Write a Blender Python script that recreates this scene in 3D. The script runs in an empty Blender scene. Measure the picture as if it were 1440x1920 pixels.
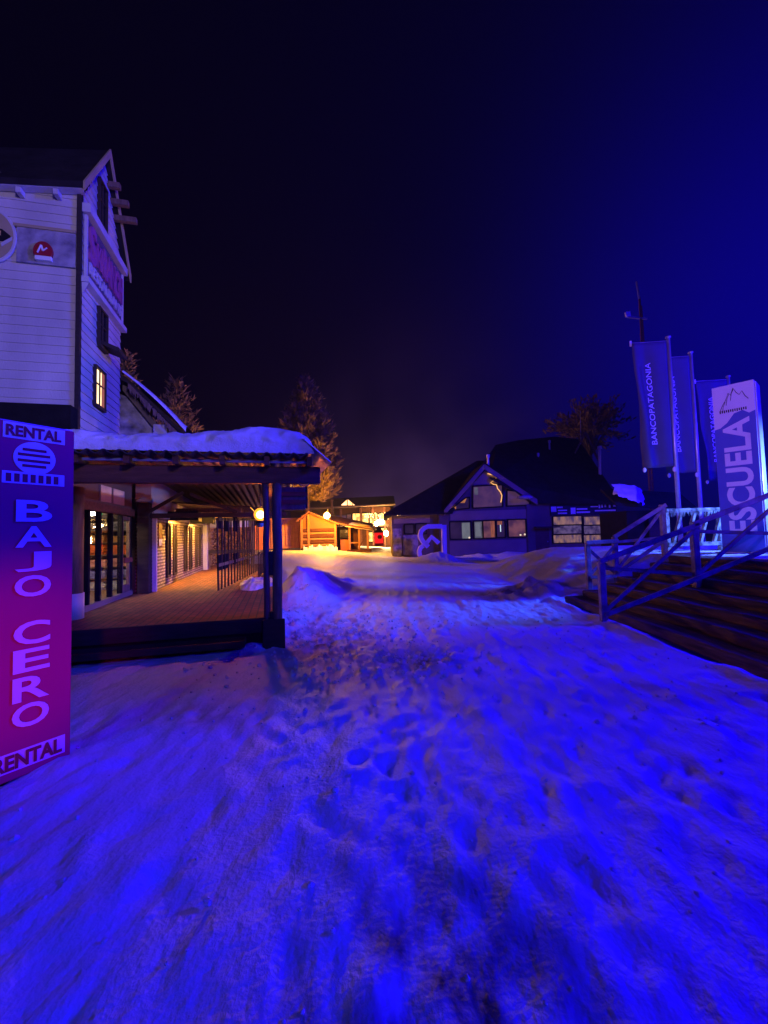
import bpy, math, random
import numpy as np
from mathutils import Vector, Matrix
R = math.radians
random.seed(7)
rng = np.random.default_rng(7)
scene = bpy.context.scene
COL = scene.collection

# ------------------------------------------------------------------ camera
EYE = 1.55; PITCH = R(3.1); ROLL = R(1.5); FPX = 800.0
cd = bpy.data.cameras.new('camera'); cam = bpy.data.objects.new('camera', cd); COL.objects.link(cam)
cd.sensor_fit = 'AUTO'; cd.sensor_width = 36.0; cd.lens = 36.0 * FPX / 1920.0
cd.clip_start = 0.05; cd.clip_end = 3000
cam.matrix_world = Matrix.Translation((0, 0, EYE)) @ Matrix.Rotation(R(90) + PITCH, 4, 'X') @ Matrix.Rotation(-ROLL, 4, 'Z')
scene.camera = cam
scene.view_settings.view_transform = 'Standard'
scene.view_settings.look = 'None'
scene.view_settings.exposure = 0.0
scene.view_settings.gamma = 1.0
scene.cycles.use_denoising = True
scene.cycles.max_bounces = 6
scene.cycles.diffuse_bounces = 3
scene.cycles.sample_clamp_indirect = 3.0
scene.cycles.caustics_reflective = False
scene.cycles.caustics_refractive = False

# ------------------------------------------------------------------ world: night sky
world = bpy.data.worlds.new('World'); scene.world = world; world.use_nodes = True
wt = world.node_tree; wt.nodes.clear()
def wn(t, **k):
    n = wt.nodes.new(t)
    for a, b in k.items(): setattr(n, a, b)
    return n
def wl(a, b): wt.links.new(a, b)
out = wn('ShaderNodeOutputWorld'); bg = wn('ShaderNodeBackground'); wl(bg.outputs[0], out.inputs[0])
tc = wn('ShaderNodeTexCoord')
def lobe(d, p, colr, noise=None):
    """light scattered in the night air around one direction"""
    d = Vector(d).normalized()
    dp = wn('ShaderNodeVectorMath', operation='DOT_PRODUCT'); wl(tc.outputs['Generated'], dp.inputs[0]); dp.inputs[1].default_value = d
    mx = wn('ShaderNodeMath', operation='MAXIMUM'); wl(dp.outputs['Value'], mx.inputs[0]); mx.inputs[1].default_value = 0
    pw = wn('ShaderNodeMath', operation='POWER'); wl(mx.outputs[0], pw.inputs[0]); pw.inputs[1].default_value = p
    v = pw.outputs[0]
    if noise is not None:
        m = wn('ShaderNodeMath', operation='MULTIPLY'); wl(v, m.inputs[0]); wl(noise, m.inputs[1]); v = m.outputs[0]
    sc = wn('ShaderNodeVectorMath', operation='SCALE'); sc.inputs[0].default_value = colr; wl(v, sc.inputs['Scale'])
    return sc.outputs[0]
nz = wn('ShaderNodeTexNoise'); nz.inputs['Scale'].default_value = 5.0; nz.inputs['Detail'].default_value = 3.0; wl(tc.outputs['Generated'], nz.inputs['Vector'])
mr = wn('ShaderNodeMapRange'); mr.inputs[1].default_value = .38; mr.inputs[2].default_value = .72; mr.inputs[3].default_value = .35; mr.inputs[4].default_value = 1.75; wl(nz.outputs['Fac'], mr.inputs[0])
terms = [lobe((1.1, 1.0, .50), 15.0, (.0003, .0001, .19)),
         lobe((.80, 1.0, .30), 4.0, (.0005, .0003, .022)),
         lobe((.05, 1.0, .04), 26.0, (.009, .0035, .015), mr.outputs[0]),
         lobe((.10, 1.0, .00), 60.0, (.018, .0085, .024), mr.outputs[0])]
sky = wn('ShaderNodeTexSky', sky_type='NISHITA'); sky.sun_disc = False; sky.sun_elevation = R(-6); sky.sun_rotation = R(150)
sk = wn('ShaderNodeVectorMath', operation='SCALE'); wl(sky.outputs[0], sk.inputs[0]); sk.inputs['Scale'].default_value = 0.004
acc = sk.outputs[0]
for t in terms:
    a = wn('ShaderNodeVectorMath', operation='ADD'); wl(acc, a.inputs[0]); wl(t, a.inputs[1]); acc = a.outputs[0]
a = wn('ShaderNodeVectorMath', operation='ADD'); wl(acc, a.inputs[0]); a.inputs[1].default_value = (.0006, .0002, .0035); acc = a.outputs[0]
wl(acc, bg.inputs['Color']); bg.inputs['Strength'].default_value = 1.0

# ------------------------------------------------------------------ light: floodlights of the ski village (their masts are built further down)
def spot(name, loc, aim, color, power, size=150, blend=.6, rad=.12):
    l = bpy.data.lights.new(name, 'SPOT'); l.color = color; l.energy = power; l.spot_size = R(size); l.spot_blend = blend; l.shadow_soft_size = rad
    o = bpy.data.objects.new(name, l); COL.objects.link(o); o.location = loc
    o.rotation_euler = (Vector(aim) - Vector(loc)).to_track_quat('-Z', 'Y').to_euler()
    return o
BLUE_FLOOD = (24.0, 4.0, 11.0); PALE_FLOOD = (9.0, -10, 6.5); LOW_FLOOD = (10.4, 8.3, 2.7)
spot('blue_flood_lamp', BLUE_FLOOD, (0, 13, 0), (.006, .0, 1.0), 42000, 125, .6, 1.3)
spot('pale_flood_lamp', PALE_FLOOD, (-8.5, 10, 8.5), (.70, .52, 1.0), 7600, 40, 1.0)
spot('plaza_lamp', (-4.5, -9, 7.5), (-2.3, 3.8, 0), (.30, .40, 1.0), 420, 36, 1.0)
spot('pillar_lamp', (-4.5, -9, 7.9), (7.4, 9.4, 4.6), (.30, .12, 1.0), 12500, 23, .9)
spot('sign_red_spot', (1.2, -3.0, 1.5), (-2.5, 2.9, .75), (1.0, .05, .03), 640, 14, 1.0)  # unseen red spot added to redden the lower part of the rental sign
BACK_FLOOD = (9.0, -13.0, 9.0)
spot('back_blue_lamp', BACK_FLOOD, (-2.5, 7.5, 0), (.005, .0, 1.0), 6500, 52, 1.0, .6)
spot('low_blue_lamp', LOW_FLOOD, (8.2, 9.2, 2.4), (.10, .22, 1.0), 3600, 70)

# ------------------------------------------------------------------ mesh helper
TH = R(14)
def S(x, y, z=0):
    """street frame (along the shop fronts) -> world"""
    return (x * math.cos(TH) - y * math.sin(TH), x * math.sin(TH) + y * math.cos(TH), z)
def at(px, py, d):
    """point of the place seen at photo pixel (px, py), d metres ahead"""
    u = (px - 720) / FPX; v = (960 - py) / FPX
    c, s = math.cos(ROLL), math.sin(ROLL)
    a, b = u * c + v * s, -u * s + v * c
    y = math.cos(PITCH) - b * math.sin(PITCH); z = math.sin(PITCH) + b * math.cos(PITCH)
    return Vector((a * d / y, d, EYE + z * d / y))
def rect(px0, py0, px1, py1, d):
    mx, my = (px0 + px1) / 2, (py0 + py1) / 2
    return at(px0, my, d).x, at(px1, my, d).x, at(mx, py1, d).z, at(mx, py0, d).z

class MB:
    def __init__(s): s.v = []; s.f = []
    def add(s, vs, fs):
        o = len(s.v); s.v += [tuple(v) for v in vs]; s.f += [tuple(i + o for i in f) for f in fs]; return s
    def box(s, x0, x1, y0, y1, z0, z1):
        if x0 > x1: x0, x1 = x1, x0
        if y0 > y1: y0, y1 = y1, y0
        if z0 > z1: z0, z1 = z1, z0
        return s.add([(x0,y0,z0),(x1,y0,z0),(x1,y1,z0),(x0,y1,z0),(x0,y0,z1),(x1,y0,z1),(x1,y1,z1),(x0,y1,z1)],
                     [(0,3,2,1),(4,5,6,7),(0,1,5,4),(1,2,6,5),(2,3,7,6),(3,0,4,7)])
    def prism(s, poly, axis, a, b):
        """poly: 2-D outline; extruded along axis ('x','y','z') from a to b"""
        n = len(poly)
        def p(q, t):
            return {'x': (t, q[0], q[1]), 'y': (q[0], t, q[1]), 'z': (q[0], q[1], t)}[axis]
        return s.add([p(q, a) for q in poly] + [p(q, b) for q in poly],
                     [tuple(range(n))[::-1], tuple(range(n, 2 * n))] + [(i, (i + 1) % n, n + (i + 1) % n, n + i) for i in range(n)])
    def slab(s, pts, t, down=(0, 0, -1)):
        n = len(pts); d = Vector(down) * t
        return s.add([tuple(p) for p in pts] + [tuple(Vector(p) + d) for p in pts],
                     [tuple(range(n)), tuple(range(n, 2 * n))[::-1]] + [(i, n + i, n + (i + 1) % n, (i + 1) % n) for i in range(n)])
    def tube(s, pts, r, n=8, r1=None):
        pts = [Vector(p) for p in pts]; m = len(pts); vs = []; fs = []
        for i, p in enumerate(pts):
            t = (pts[min(i + 1, m - 1)] - pts[max(i - 1, 0)]).normalized()
            up = Vector((0, 0, 1)) if abs(t.z) < .9 else Vector((1, 0, 0))
            a = t.cross(up).normalized(); b = t.cross(a)
            rr = r if r1 is None else r + (r1 - r) * i / max(1, m - 1)
            for k in range(n):
                g = 2 * math.pi * k / n
                vs.append(p + (a * math.cos(g) + b * math.sin(g)) * rr)
        for i in range(m - 1):
            for k in range(n):
                fs.append((i*n+k, i*n+(k+1) % n, (i+1)*n+(k+1) % n, (i+1)*n+k))
        fs += [tuple(range(n))[::-1], tuple(range((m-1)*n, m*n))]
        return s.add(vs, fs)
    def bar(s, p, q, w, h=None):
        """square bar from p to q"""
        h = h or w; p, q = Vector(p), Vector(q); t = (q - p).normalized()
        up = Vector((0, 0, 1)) if abs(t.z) < .95 else Vector((0, 1, 0))
        a = t.cross(up).normalized() * w / 2; b = a.cross(t).normalized() * h / 2
        return s.add([p-a-b, p+a-b, p+a+b, p-a+b, q-a-b, q+a-b, q+a+b, q-a+b],
                     [(0,3,2,1),(4,5,6,7),(0,1,5,4),(1,2,6,5),(2,3,7,6),(3,0,4,7)])
    def ball(s, c, r, sz=1.0, n=16, m=10, jit=0):
        vs = []; fs = []; c = Vector(c)
        for i in range(m + 1):
            ph = math.pi * i / m
            for k in range(n):
                g = 2 * math.pi * k / n; q = 1 + (random.uniform(-jit, jit) if jit else 0)
                vs.append(c + Vector((math.sin(ph)*math.cos(g), math.sin(ph)*math.sin(g), math.cos(ph)*sz)) * r * q)
        for i in range(m):
            for k in range(n): fs.append((i*n+k, (i+1)*n+k, (i+1)*n+(k+1) % n, i*n+(k+1) % n))
        return s.add(vs, fs)
    def lathe(s, c, prof, n=20):
        vs = []; fs = []; m = len(prof)
        for r, z in prof:
            for k in range(n):
                g = 2*math.pi*k/n; vs.append((c[0]+r*math.cos(g), c[1]+r*math.sin(g), c[2]+z))
        for i in range(m-1):
            for k in range(n): fs.append((i*n+k, i*n+(k+1) % n, (i+1)*n+(k+1) % n, (i+1)*n+k))
        return s.add(vs, fs)
    def grid(s, X, Y, Z):
        n, m = X.shape; o = len(s.v)
        s.v += [tuple(p) for p in np.stack([X, Y, Z], -1).reshape(-1, 3).tolist()]
        s.f += [(o+i*m+j, o+i*m+j+1, o+(i+1)*m+j+1, o+(i+1)*m+j) for i in range(n-1) for j in range(m-1)]
        return s

ORG = {}
def build(name, mb, mat, parent=None, org=(0, 0, 0), smooth=False, bevel=0):
    me = bpy.data.meshes.new(name); ox, oy, oz = org
    me.from_pydata([(x-ox, y-oy, z-oz) for x, y, z in mb.v], [], mb.f); me.validate(); me.update()
    if smooth: me.polygons.foreach_set('use_smooth', [True] * len(me.polygons))
    me.materials.append(mat)
    o = bpy.data.objects.new(name, me); COL.objects.link(o)
    if parent is not None: o.parent = parent
    if bevel:
        b = o.modifiers.new('bevel', 'BEVEL'); b.width = bevel; b.segments = 2; b.limit_method = 'ANGLE'
    return o
def tag(o, label, cat, group=None, kind=None):
    o['label'] = label; o['category'] = cat
    if group: o['group'] = group
    if kind: o['kind'] = kind
    return o
def thing(name, label, cat, base=(0, 0, 0), street=False, rot=0, group=None):
    """Empty at the base; parts are modelled in street coords (street), world coords (rot None) or local coords (rot in degrees)"""
    o = bpy.data.objects.new(name, None); COL.objects.link(o); o.empty_display_size = .2
    if street: o.location = S(*base); o.rotation_euler = (0, 0, TH); ORG[o.name] = base
    elif rot is None: o.location = base; ORG[o.name] = base
    else: o.location = base; o.rotation_euler = (0, 0, R(rot)); ORG[o.name] = (0, 0, 0)
    return tag(o, label, cat, group)
def part(name, mb, mat, root, smooth=False, bevel=0, label=None):
    o = build(name, mb, mat, root, ORG[root.name], smooth, bevel); ORG[o.name] = ORG[root.name]
    if label: o['label'] = label
    return o
def solo(name, mb, mat, label, cat, base=(0, 0, 0), street=False, rot=None, group=None, smooth=False, bevel=0, kind=None):
    o = build(name, mb, mat, None, base if (street or rot is None) else (0, 0, 0), smooth, bevel)
    if street: o.location = S(*base); o.rotation_euler = (0, 0, TH)
    else:
        o.location = base
        if rot is not None: o.rotation_euler = (0, 0, R(rot))
    ORG[o.name] = base if (street or rot is None) else (0, 0, 0)
    return tag(o, label, cat, group, kind)
def kids(o): return [c for c in COL.objects if c.parent is o]
def copy_tree(o, parent=None):
    c = o.copy(); COL.objects.link(c)
    if parent is not None: c.parent = parent
    for ch in kids(o): copy_tree(ch, c)
    return c
def text(body, w, h, org, ux, uy, mat, parent, name='lettering', depth=.006, bold=.0, label=None):
    """lettering as a thin mesh: w x h metres, lower left corner at org, along ux, up uy (coords of the parent's frame)"""
    cu = bpy.data.curves.new('t', 'FONT'); cu.body = body; cu.extrude = .02; cu.offset = bold; cu.resolution_u = 4
    to = bpy.data.objects.new('t', cu); COL.objects.link(to)
    bpy.context.view_layer.update()
    me = bpy.data.meshes.new_from_object(to.evaluated_get(bpy.context.evaluated_depsgraph_get()))
    bpy.data.objects.remove(to); bpy.data.curves.remove(cu)
    co = np.array([v.co for v in me.vertices]); lo = co.min(0); hi = co.max(0); e = np.maximum(hi - lo, 1e-6)
    ux = Vector(ux).normalized(); uy = Vector(uy).normalized(); uz = ux.cross(uy)
    o0 = Vector(org) - Vector(ORG[parent.name])
    for v, c in zip(me.vertices, (co - lo) / e):
        v.co = o0 + ux * (c[0] * w) + uy * (c[1] * h) + uz * (c[2] * depth)
    me.materials.clear(); me.materials.append(mat); me.name = name
    o = bpy.data.objects.new(name, me); COL.objects.link(o); o.parent = parent; ORG[o.name] = ORG[parent.name]
    if label: o['label'] = label
    return o

# ------------------------------------------------------------------ numpy value noise
_perm = rng.random((256, 256))
def vn(x, y):
    xi = np.floor(x).astype(int); yi = np.floor(y).astype(int); fx = x - xi; fy = y - yi
    fx = fx*fx*(3-2*fx); fy = fy*fy*(3-2*fy)
    g = lambda a, b: _perm[a & 255, b & 255]
    return (g(xi, yi)*(1-fx)+g(xi+1, yi)*fx)*(1-fy)+(g(xi, yi+1)*(1-fx)+g(xi+1, yi+1)*fx)*fy - .5
def fbm(x, y, o=4):
    t = 0; a = 1
    for i in range(o): t = t + a*vn(x*2**i+17*i, y*2**i+31*i); a *= .5
    return t

# ------------------------------------------------------------------ materials
def mat(name, col, rough=.7, var=.25, scale=3.0, bump=.0, bscale=20.0, metal=0, spec=.3, col2=None, stretch=(1, 1, 1), detail=4):
    m = bpy.data.materials.new(name); m.use_nodes = True; t = m.node_tree; b = t.nodes['Principled BSDF']
    tcn = t.nodes.new('ShaderNodeTexCoord'); mp = t.nodes.new('ShaderNodeMapping'); mp.inputs['Scale'].default_value = stretch
    t.links.new(tcn.outputs['Object'], mp.inputs[0])
    n = t.nodes.new('ShaderNodeTexNoise'); n.inputs['Scale'].default_value = scale; n.inputs['Detail'].default_value = detail
    t.links.new(mp.outputs[0], n.inputs['Vector'])
    cr = t.nodes.new('ShaderNodeValToRGB'); c2 = col2 or tuple(c*(1-var) for c in col)
    cr.color_ramp.elements[0].position = .32; cr.color_ramp.elements[1].position = .68
    cr.color_ramp.elements[0].color = (*c2, 1); cr.color_ramp.elements[1].color = (*col, 1)
    t.links.new(n.outputs['Fac'], cr.inputs[0]); t.links.new(cr.outputs[0], b.inputs['Base Color'])
    b.inputs['Roughness'].default_value = rough; b.inputs['Metallic'].default_value = metal; b.inputs['Specular IOR Level'].default_value = spec
    if bump:
        n2 = t.nodes.new('ShaderNodeTexNoise'); n2.inputs['Scale'].default_value = bscale; n2.inputs['Detail'].default_value = 5
        t.links.new(mp.outputs[0], n2.inputs['Vector'])
        bp = t.nodes.new('ShaderNodeBump'); bp.inputs['Strength'].default_value = bump; bp.inputs['Distance'].default_value = .02
        t.links.new(n2.outputs['Fac'], bp.inputs['Height']); t.links.new(bp.outputs[0], b.inputs['Normal'])
    return m
def brickmat(name, c1, c2, mortar, w, h, msize=.012, axes='xz', bump=.6, rough=.8):
    m = bpy.data.materials.new(name); m.use_nodes = True; t = m.node_tree; b = t.nodes['Principled BSDF']
    tcn = t.nodes.new('ShaderNodeTexCoord'); sp = t.nodes.new('ShaderNodeSeparateXYZ'); cb = t.nodes.new('ShaderNodeCombineXYZ')
    t.links.new(tcn.outputs['Object'], sp.inputs[0])
    for i, a in enumerate(axes): t.links.new(sp.outputs['xyz'.index(a)], cb.inputs[i])
    k = t.nodes.new('ShaderNodeTexBrick'); t.links.new(cb.outputs[0], k.inputs['Vector'])
    k.inputs['Color1'].default_value = (*c1, 1); k.inputs['Color2'].default_value = (*c2, 1); k.inputs['Mortar'].default_value = (*mortar, 1)
    k.inputs['Scale'].default_value = 1; k.inputs['Mortar Size'].default_value = msize; k.inputs['Brick Width'].default_value = w; k.inputs['Row Height'].default_value = h
    n = t.nodes.new('ShaderNodeTexNoise'); n.inputs['Scale'].default_value = 2.2; n.inputs['Detail'].default_value = 5; t.links.new(tcn.outputs['Object'], n.inputs['Vector'])
    mx = t.nodes.new('ShaderNodeMix'); mx.data_type = 'RGBA'; mx.blend_type = 'MULTIPLY'; mx.inputs[0].default_value = .55
    rp = t.nodes.new('ShaderNodeMapRange'); rp.inputs[1].default_value = .3; rp.inputs[2].default_value = .7; rp.inputs[3].default_value = .35; rp.inputs[4].default_value = 1.1
    t.links.new(n.outputs['Fac'], rp.inputs[0]); t.links.new(k.outputs['Color'], mx.inputs[6]); t.links.new(rp.outputs[0], mx.inputs[7])
    t.links.new(mx.outputs[2], b.inputs['Base Color']); b.inputs['Roughness'].default_value = rough
    bp = t.nodes.new('ShaderNodeBump'); bp.inputs['Strength'].default_value = bump; bp.inputs['Distance'].default_value = .015; bp.invert = True
    t.links.new(k.outputs['Fac'], bp.inputs['Height']); t.links.new(bp.outputs[0], b.inputs['Normal'])
    return m
def emit(name, col, strength, var=0, scale=3.0, col2=None, stretch=(1, 1, 1)):
    m = bpy.data.materials.new(name); m.use_nodes = True; t = m.node_tree; b = t.nodes['Principled BSDF']
    b.inputs['Base Color'].default_value = (.02, .02, .02, 1); b.inputs['Roughness'].default_value = .45; b.inputs['Specular IOR Level'].default_value = .12
    b.inputs['Emission Color'].default_value = (*col, 1); b.inputs['Emission Strength'].default_value = strength
    if var:
        tcn = t.nodes.new('ShaderNodeTexCoord'); mp = t.nodes.new('ShaderNodeMapping'); mp.inputs['Scale'].default_value = stretch; t.links.new(tcn.outputs['Object'], mp.inputs[0])
        n = t.nodes.new('ShaderNodeTexNoise'); n.inputs['Scale'].default_value = scale; n.inputs['Detail'].default_value = 3; t.links.new(mp.outputs[0], n.inputs['Vector'])
        cr = t.nodes.new('ShaderNodeValToRGB'); cr.color_ramp.elements[0].position = .38; cr.color_ramp.elements[1].position = .62
        c2 = col2 or tuple(c*(1-var) for c in col)
        cr.color_ramp.elements[0].color = (*c2, 1); cr.color_ramp.elements[1].color = (*col, 1)
        t.links.new(n.outputs['Fac'], cr.inputs[0]); t.links.new(cr.outputs[0], b.inputs['Emission Color'])
    return m
def glassmat(name, tint=(1, 1, 1), gl=.12):
    m = bpy.data.materials.new(name); m.use_nodes = True; t = m.node_tree; t.nodes.clear()
    o = t.nodes.new('ShaderNodeOutputMaterial'); mx = t.nodes.new('ShaderNodeMixShader'); a = t.nodes.new('ShaderNodeBsdfTransparent'); g = t.nodes.new('ShaderNodeBsdfGlossy')
    a.inputs[0].default_value = (*tint, 1); g.inputs['Roughness'].default_value = .03; mx.inputs[0].default_value = gl
    t.links.new(a.outputs[0], mx.inputs[1]); t.links.new(g.outputs[0], mx.inputs[2]); t.links.new(mx.outputs[0], o.inputs[0]); return m
def shellmat(name, col, strength, clear):
    m = bpy.data.materials.new(name); m.use_nodes = True; t = m.node_tree; t.nodes.clear()
    o = t.nodes.new('ShaderNodeOutputMaterial'); mx = t.nodes.new('ShaderNodeMixShader'); a = t.nodes.new('ShaderNodeBsdfTransparent'); e = t.nodes.new('ShaderNodeEmission')
    e.inputs[0].default_value = (*col, 1); e.inputs[1].default_value = strength; mx.inputs[0].default_value = 1-clear
    t.links.new(a.outputs[0], mx.inputs[1]); t.links.new(e.outputs[0], mx.inputs[2]); t.links.new(mx.outputs[0], o.inputs[0]); return m
def snowmat(name, base=(.70, .74, .84), dirt=(.34, .27, .22), dirt_lo=.85, dirt_hi=1.1, b1=.5, s1=14, stretch=(1, 1, 1), b2=.35, s2=70, spots=()):
    m = bpy.data.materials.new(name); m.use_nodes = True; t = m.node_tree; b = t.nodes['Principled BSDF']
    tcn = t.nodes.new('ShaderNodeTexCoord'); mp = t.nodes.new('ShaderNodeMapping'); mp.inputs['Scale'].default_value = stretch; t.links.new(tcn.outputs['Object'], mp.inputs[0])
    n = t.nodes.new('ShaderNodeTexNoise'); n.inputs['Scale'].default_value = .55; n.inputs['Detail'].default_value = 7; n.inputs['Roughness'].default_value = .62; t.links.new(mp.outputs[0], n.inputs['Vector'])
    mr_ = t.nodes.new('ShaderNodeMapRange'); mr_.inputs[1].default_value = dirt_lo; mr_.inputs[2].default_value = dirt_hi; t.links.new(n.outputs['Fac'], mr_.inputs[0])
    fac = mr_.outputs[0]
    for (cx, cy, rx, ry, amt) in spots:                 # trodden-through, gritty patches; the nearest also paints in foreground shade
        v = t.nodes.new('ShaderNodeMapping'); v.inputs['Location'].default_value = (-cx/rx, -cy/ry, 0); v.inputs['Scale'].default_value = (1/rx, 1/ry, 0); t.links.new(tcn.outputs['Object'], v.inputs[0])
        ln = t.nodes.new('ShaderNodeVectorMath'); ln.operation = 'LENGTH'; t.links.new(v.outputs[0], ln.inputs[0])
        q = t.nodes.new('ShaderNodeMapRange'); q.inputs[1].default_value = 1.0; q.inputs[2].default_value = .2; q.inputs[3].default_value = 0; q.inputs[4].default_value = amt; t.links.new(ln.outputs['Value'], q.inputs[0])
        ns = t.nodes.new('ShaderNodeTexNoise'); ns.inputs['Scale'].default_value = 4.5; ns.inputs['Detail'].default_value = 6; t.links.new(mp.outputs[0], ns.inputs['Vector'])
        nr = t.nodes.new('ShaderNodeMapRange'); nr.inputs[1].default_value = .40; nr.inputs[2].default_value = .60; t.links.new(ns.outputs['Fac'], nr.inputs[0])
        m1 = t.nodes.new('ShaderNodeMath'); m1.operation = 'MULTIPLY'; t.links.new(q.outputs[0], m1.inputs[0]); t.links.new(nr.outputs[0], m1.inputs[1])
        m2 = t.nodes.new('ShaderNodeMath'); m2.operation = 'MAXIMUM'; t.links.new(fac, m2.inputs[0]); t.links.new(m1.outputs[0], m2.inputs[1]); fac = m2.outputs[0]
    mx = t.nodes.new('ShaderNodeMix'); mx.data_type = 'RGBA'; mx.inputs[6].default_value = (*base, 1); mx.inputs[7].default_value = (*dirt, 1); t.links.new(fac, mx.inputs[0])
    t.links.new(mx.outputs[2], b.inputs['Base Color']); b.inputs['Roughness'].default_value = .62; b.inputs['Specular IOR Level'].default_value = .35
    n1 = t.nodes.new('ShaderNodeTexNoise'); n1.inputs['Scale'].default_value = s1; n1.inputs['Detail'].default_value = 5; t.links.new(mp.outputs[0], n1.inputs['Vector'])
    n2 = t.nodes.new('ShaderNodeTexNoise'); n2.inputs['Scale'].default_value = s2; n2.inputs['Detail'].default_value = 4; t.links.new(tcn.outputs['Object'], n2.inputs['Vector'])
    p1 = t.nodes.new('ShaderNodeBump'); p1.inputs['Strength'].default_value = b1; p1.inputs['Distance'].default_value = .07; t.links.new(n1.outputs['Fac'], p1.inputs['Height'])
    p2 = t.nodes.new('ShaderNodeBump'); p2.inputs['Strength'].default_value = b2; p2.inputs['Distance'].default_value = .03; t.links.new(n2.outputs['Fac'], p2.inputs['Height'])
    t.links.new(p1.outputs[0], p2.inputs['Normal']); t.links.new(p2.outputs[0], b.inputs['Normal'])
    return m

M = dict(
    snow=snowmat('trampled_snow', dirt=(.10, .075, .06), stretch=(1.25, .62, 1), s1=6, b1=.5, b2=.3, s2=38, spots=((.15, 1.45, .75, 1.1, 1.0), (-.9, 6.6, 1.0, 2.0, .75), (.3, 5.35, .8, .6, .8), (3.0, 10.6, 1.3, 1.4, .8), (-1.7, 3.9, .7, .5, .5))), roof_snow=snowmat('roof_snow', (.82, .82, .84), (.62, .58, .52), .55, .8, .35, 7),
    pile=snowmat('piled_snow', (.78, .78, .80), (.42, .36, .30), .52, .75, .6, 9),
    siding=mat('white_siding', (.66, .62, .60), .6, .3, .8, .25, 24, stretch=(1.2, 1.2, .5), detail=7), trim=mat('pale_trim', (.62, .60, .62), .5, .15, 4, .1),
    dark=mat('dark_timber', (.045, .030, .026), .75, .4, 3, .4, 30, stretch=(1, 1, 5)), redwood=mat('red_stained_timber', (.20, .075, .045), .6, .45, 3, .4, 22, stretch=(1, 6, 6)),
    log=mat('peeled_log', (.24, .15, .10), .6, .45, 4, .5, 18, stretch=(5, 5, .8)), blackwood=mat('black_timber', (.020, .018, .020), .9, .3, 4, .3, spec=0),
    rail=mat('frosted_rail_timber', (.42, .38, .46), .7, .5, 5, .5, 16, col2=(.16, .13, .16)), frost=mat('frosted_fence_timber', (.34, .36, .36), .8, .7, 7, .6, 20, col2=(.04, .035, .04)),
    tread=mat('stair_tread_timber', (.22, .14, .12), .8, .6, 2.5, .9, 10, stretch=(6, .6, 6), col2=(.06, .04, .04)),
    paver=brickmat('brick_paving', (.30, .085, .04), (.20, .058, .028), (.06, .04, .03), .22, .11, .010, 'yx', .7),
    brick=brickmat('slim_brick', (.72, .58, .38), (.62, .48, .30), (.20, .13, .08), .30, .075, .020, 'yz', 1.0),
    cream=mat('cream_plaster', (.66, .60, .46), .8, .15, 1.5, .2, 14), plaster=mat('grey_plaster', (.50, .40, .22), .85, .25, .7, .25, 9), plaster2=mat('dark_grey_plaster', (.22, .17, .13), .85, .3, .8, .25, 9),
    stone=mat('pale_stonework', (.55, .52, .52), .85, .6, 2.6, .9, 5, col2=(.10, .09, .10), detail=6),
    roof=mat('dark_shingle', (.030, .026, .030), .95, .4, 2, .5, 12, spec=.05), corr=mat('corrugated_sheet', (.10, .08, .08), .5, .4, 3, .1, metal=.3),
    red=mat('red_panel', (.36, .018, .035), .45, .1, 1.5), signred=mat('rental_panel', (.52, .015, .13), .5, .1, 1.5), white=mat('white_vinyl', (.82, .82, .84), .45, .05, 3), navy=mat('blue_panel', (.10, .13, .50), .4, .1, 2),
    banner=mat('blue_banner_cloth', (.09, .085, .13), .75, .12, 2), metal=mat('galvanised_metal', (.52, .52, .55), .35, .15, 8, metal=.5), black=mat('black_metal', (.015, .015, .017), .5, .2),
    pane=mat('dark_pane', (.012, .012, .018), .08, .1, spec=.6), glass=glassmat('shop_glass'), teal=mat('teal_glass_bowl', (.25, .55, .52), .2, .3, 8),
    container=mat('orange_container_steel', (.80, .36, .12), .55, .25, 1.2, .1), rust=mat('rust_container_steel', (.42, .12, .06), .6, .3, 1.2),
    board_l=mat('light_log_board', (.34, .17, .07), .8, .2, 2, spec=.1), board_d=mat('dark_log_board', (.085, .034, .018), .85, .3, 2, spec=.05), ochre=mat('ochre_board', (.28, .095, .035), .7, .2, 1.4),
    bark=mat('bark', (.16, .09, .05), .9, .5, 4, .8, 12, stretch=(4, 4, 1)), needle=mat('needles', (.36, .25, .10), .8, .5, 1.4), leaf=mat('dry_leaves', (.22, .125, .05), .8, .5, 1.6),
    lamp_warm=emit('sodium_globe', (1.0, .18, .012), 640), lamp_far=emit('sodium_globe_far', (1.0, .38, .022), 3200), lamp_wall=emit('warm_wall_lamp', (1.0, .46, .09), 470), lamp_shop=emit('shop_ceiling_lamp', (1.0, .80, .55), 30),
    lit=emit('lit_window', (1.0, .62, .22), 2.2, .35, 4), litlodge=emit('lit_lodge_window', (1.0, .52, .12), 4.5, .8, 1.3), bulbs=emit('string_bulbs', (1.0, .62, .20), 7), ropelight=emit('rope_light', (1.0, .48, .16), 1.3),
    exit=emit('exit_sign_green', (.02, .75, .20), .7), flood=emit('flood_lens', (.02, .02, 1.0), 3.0), bulb_w=emit('white_bulb', (1, .58, .20), 380),
)

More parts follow.
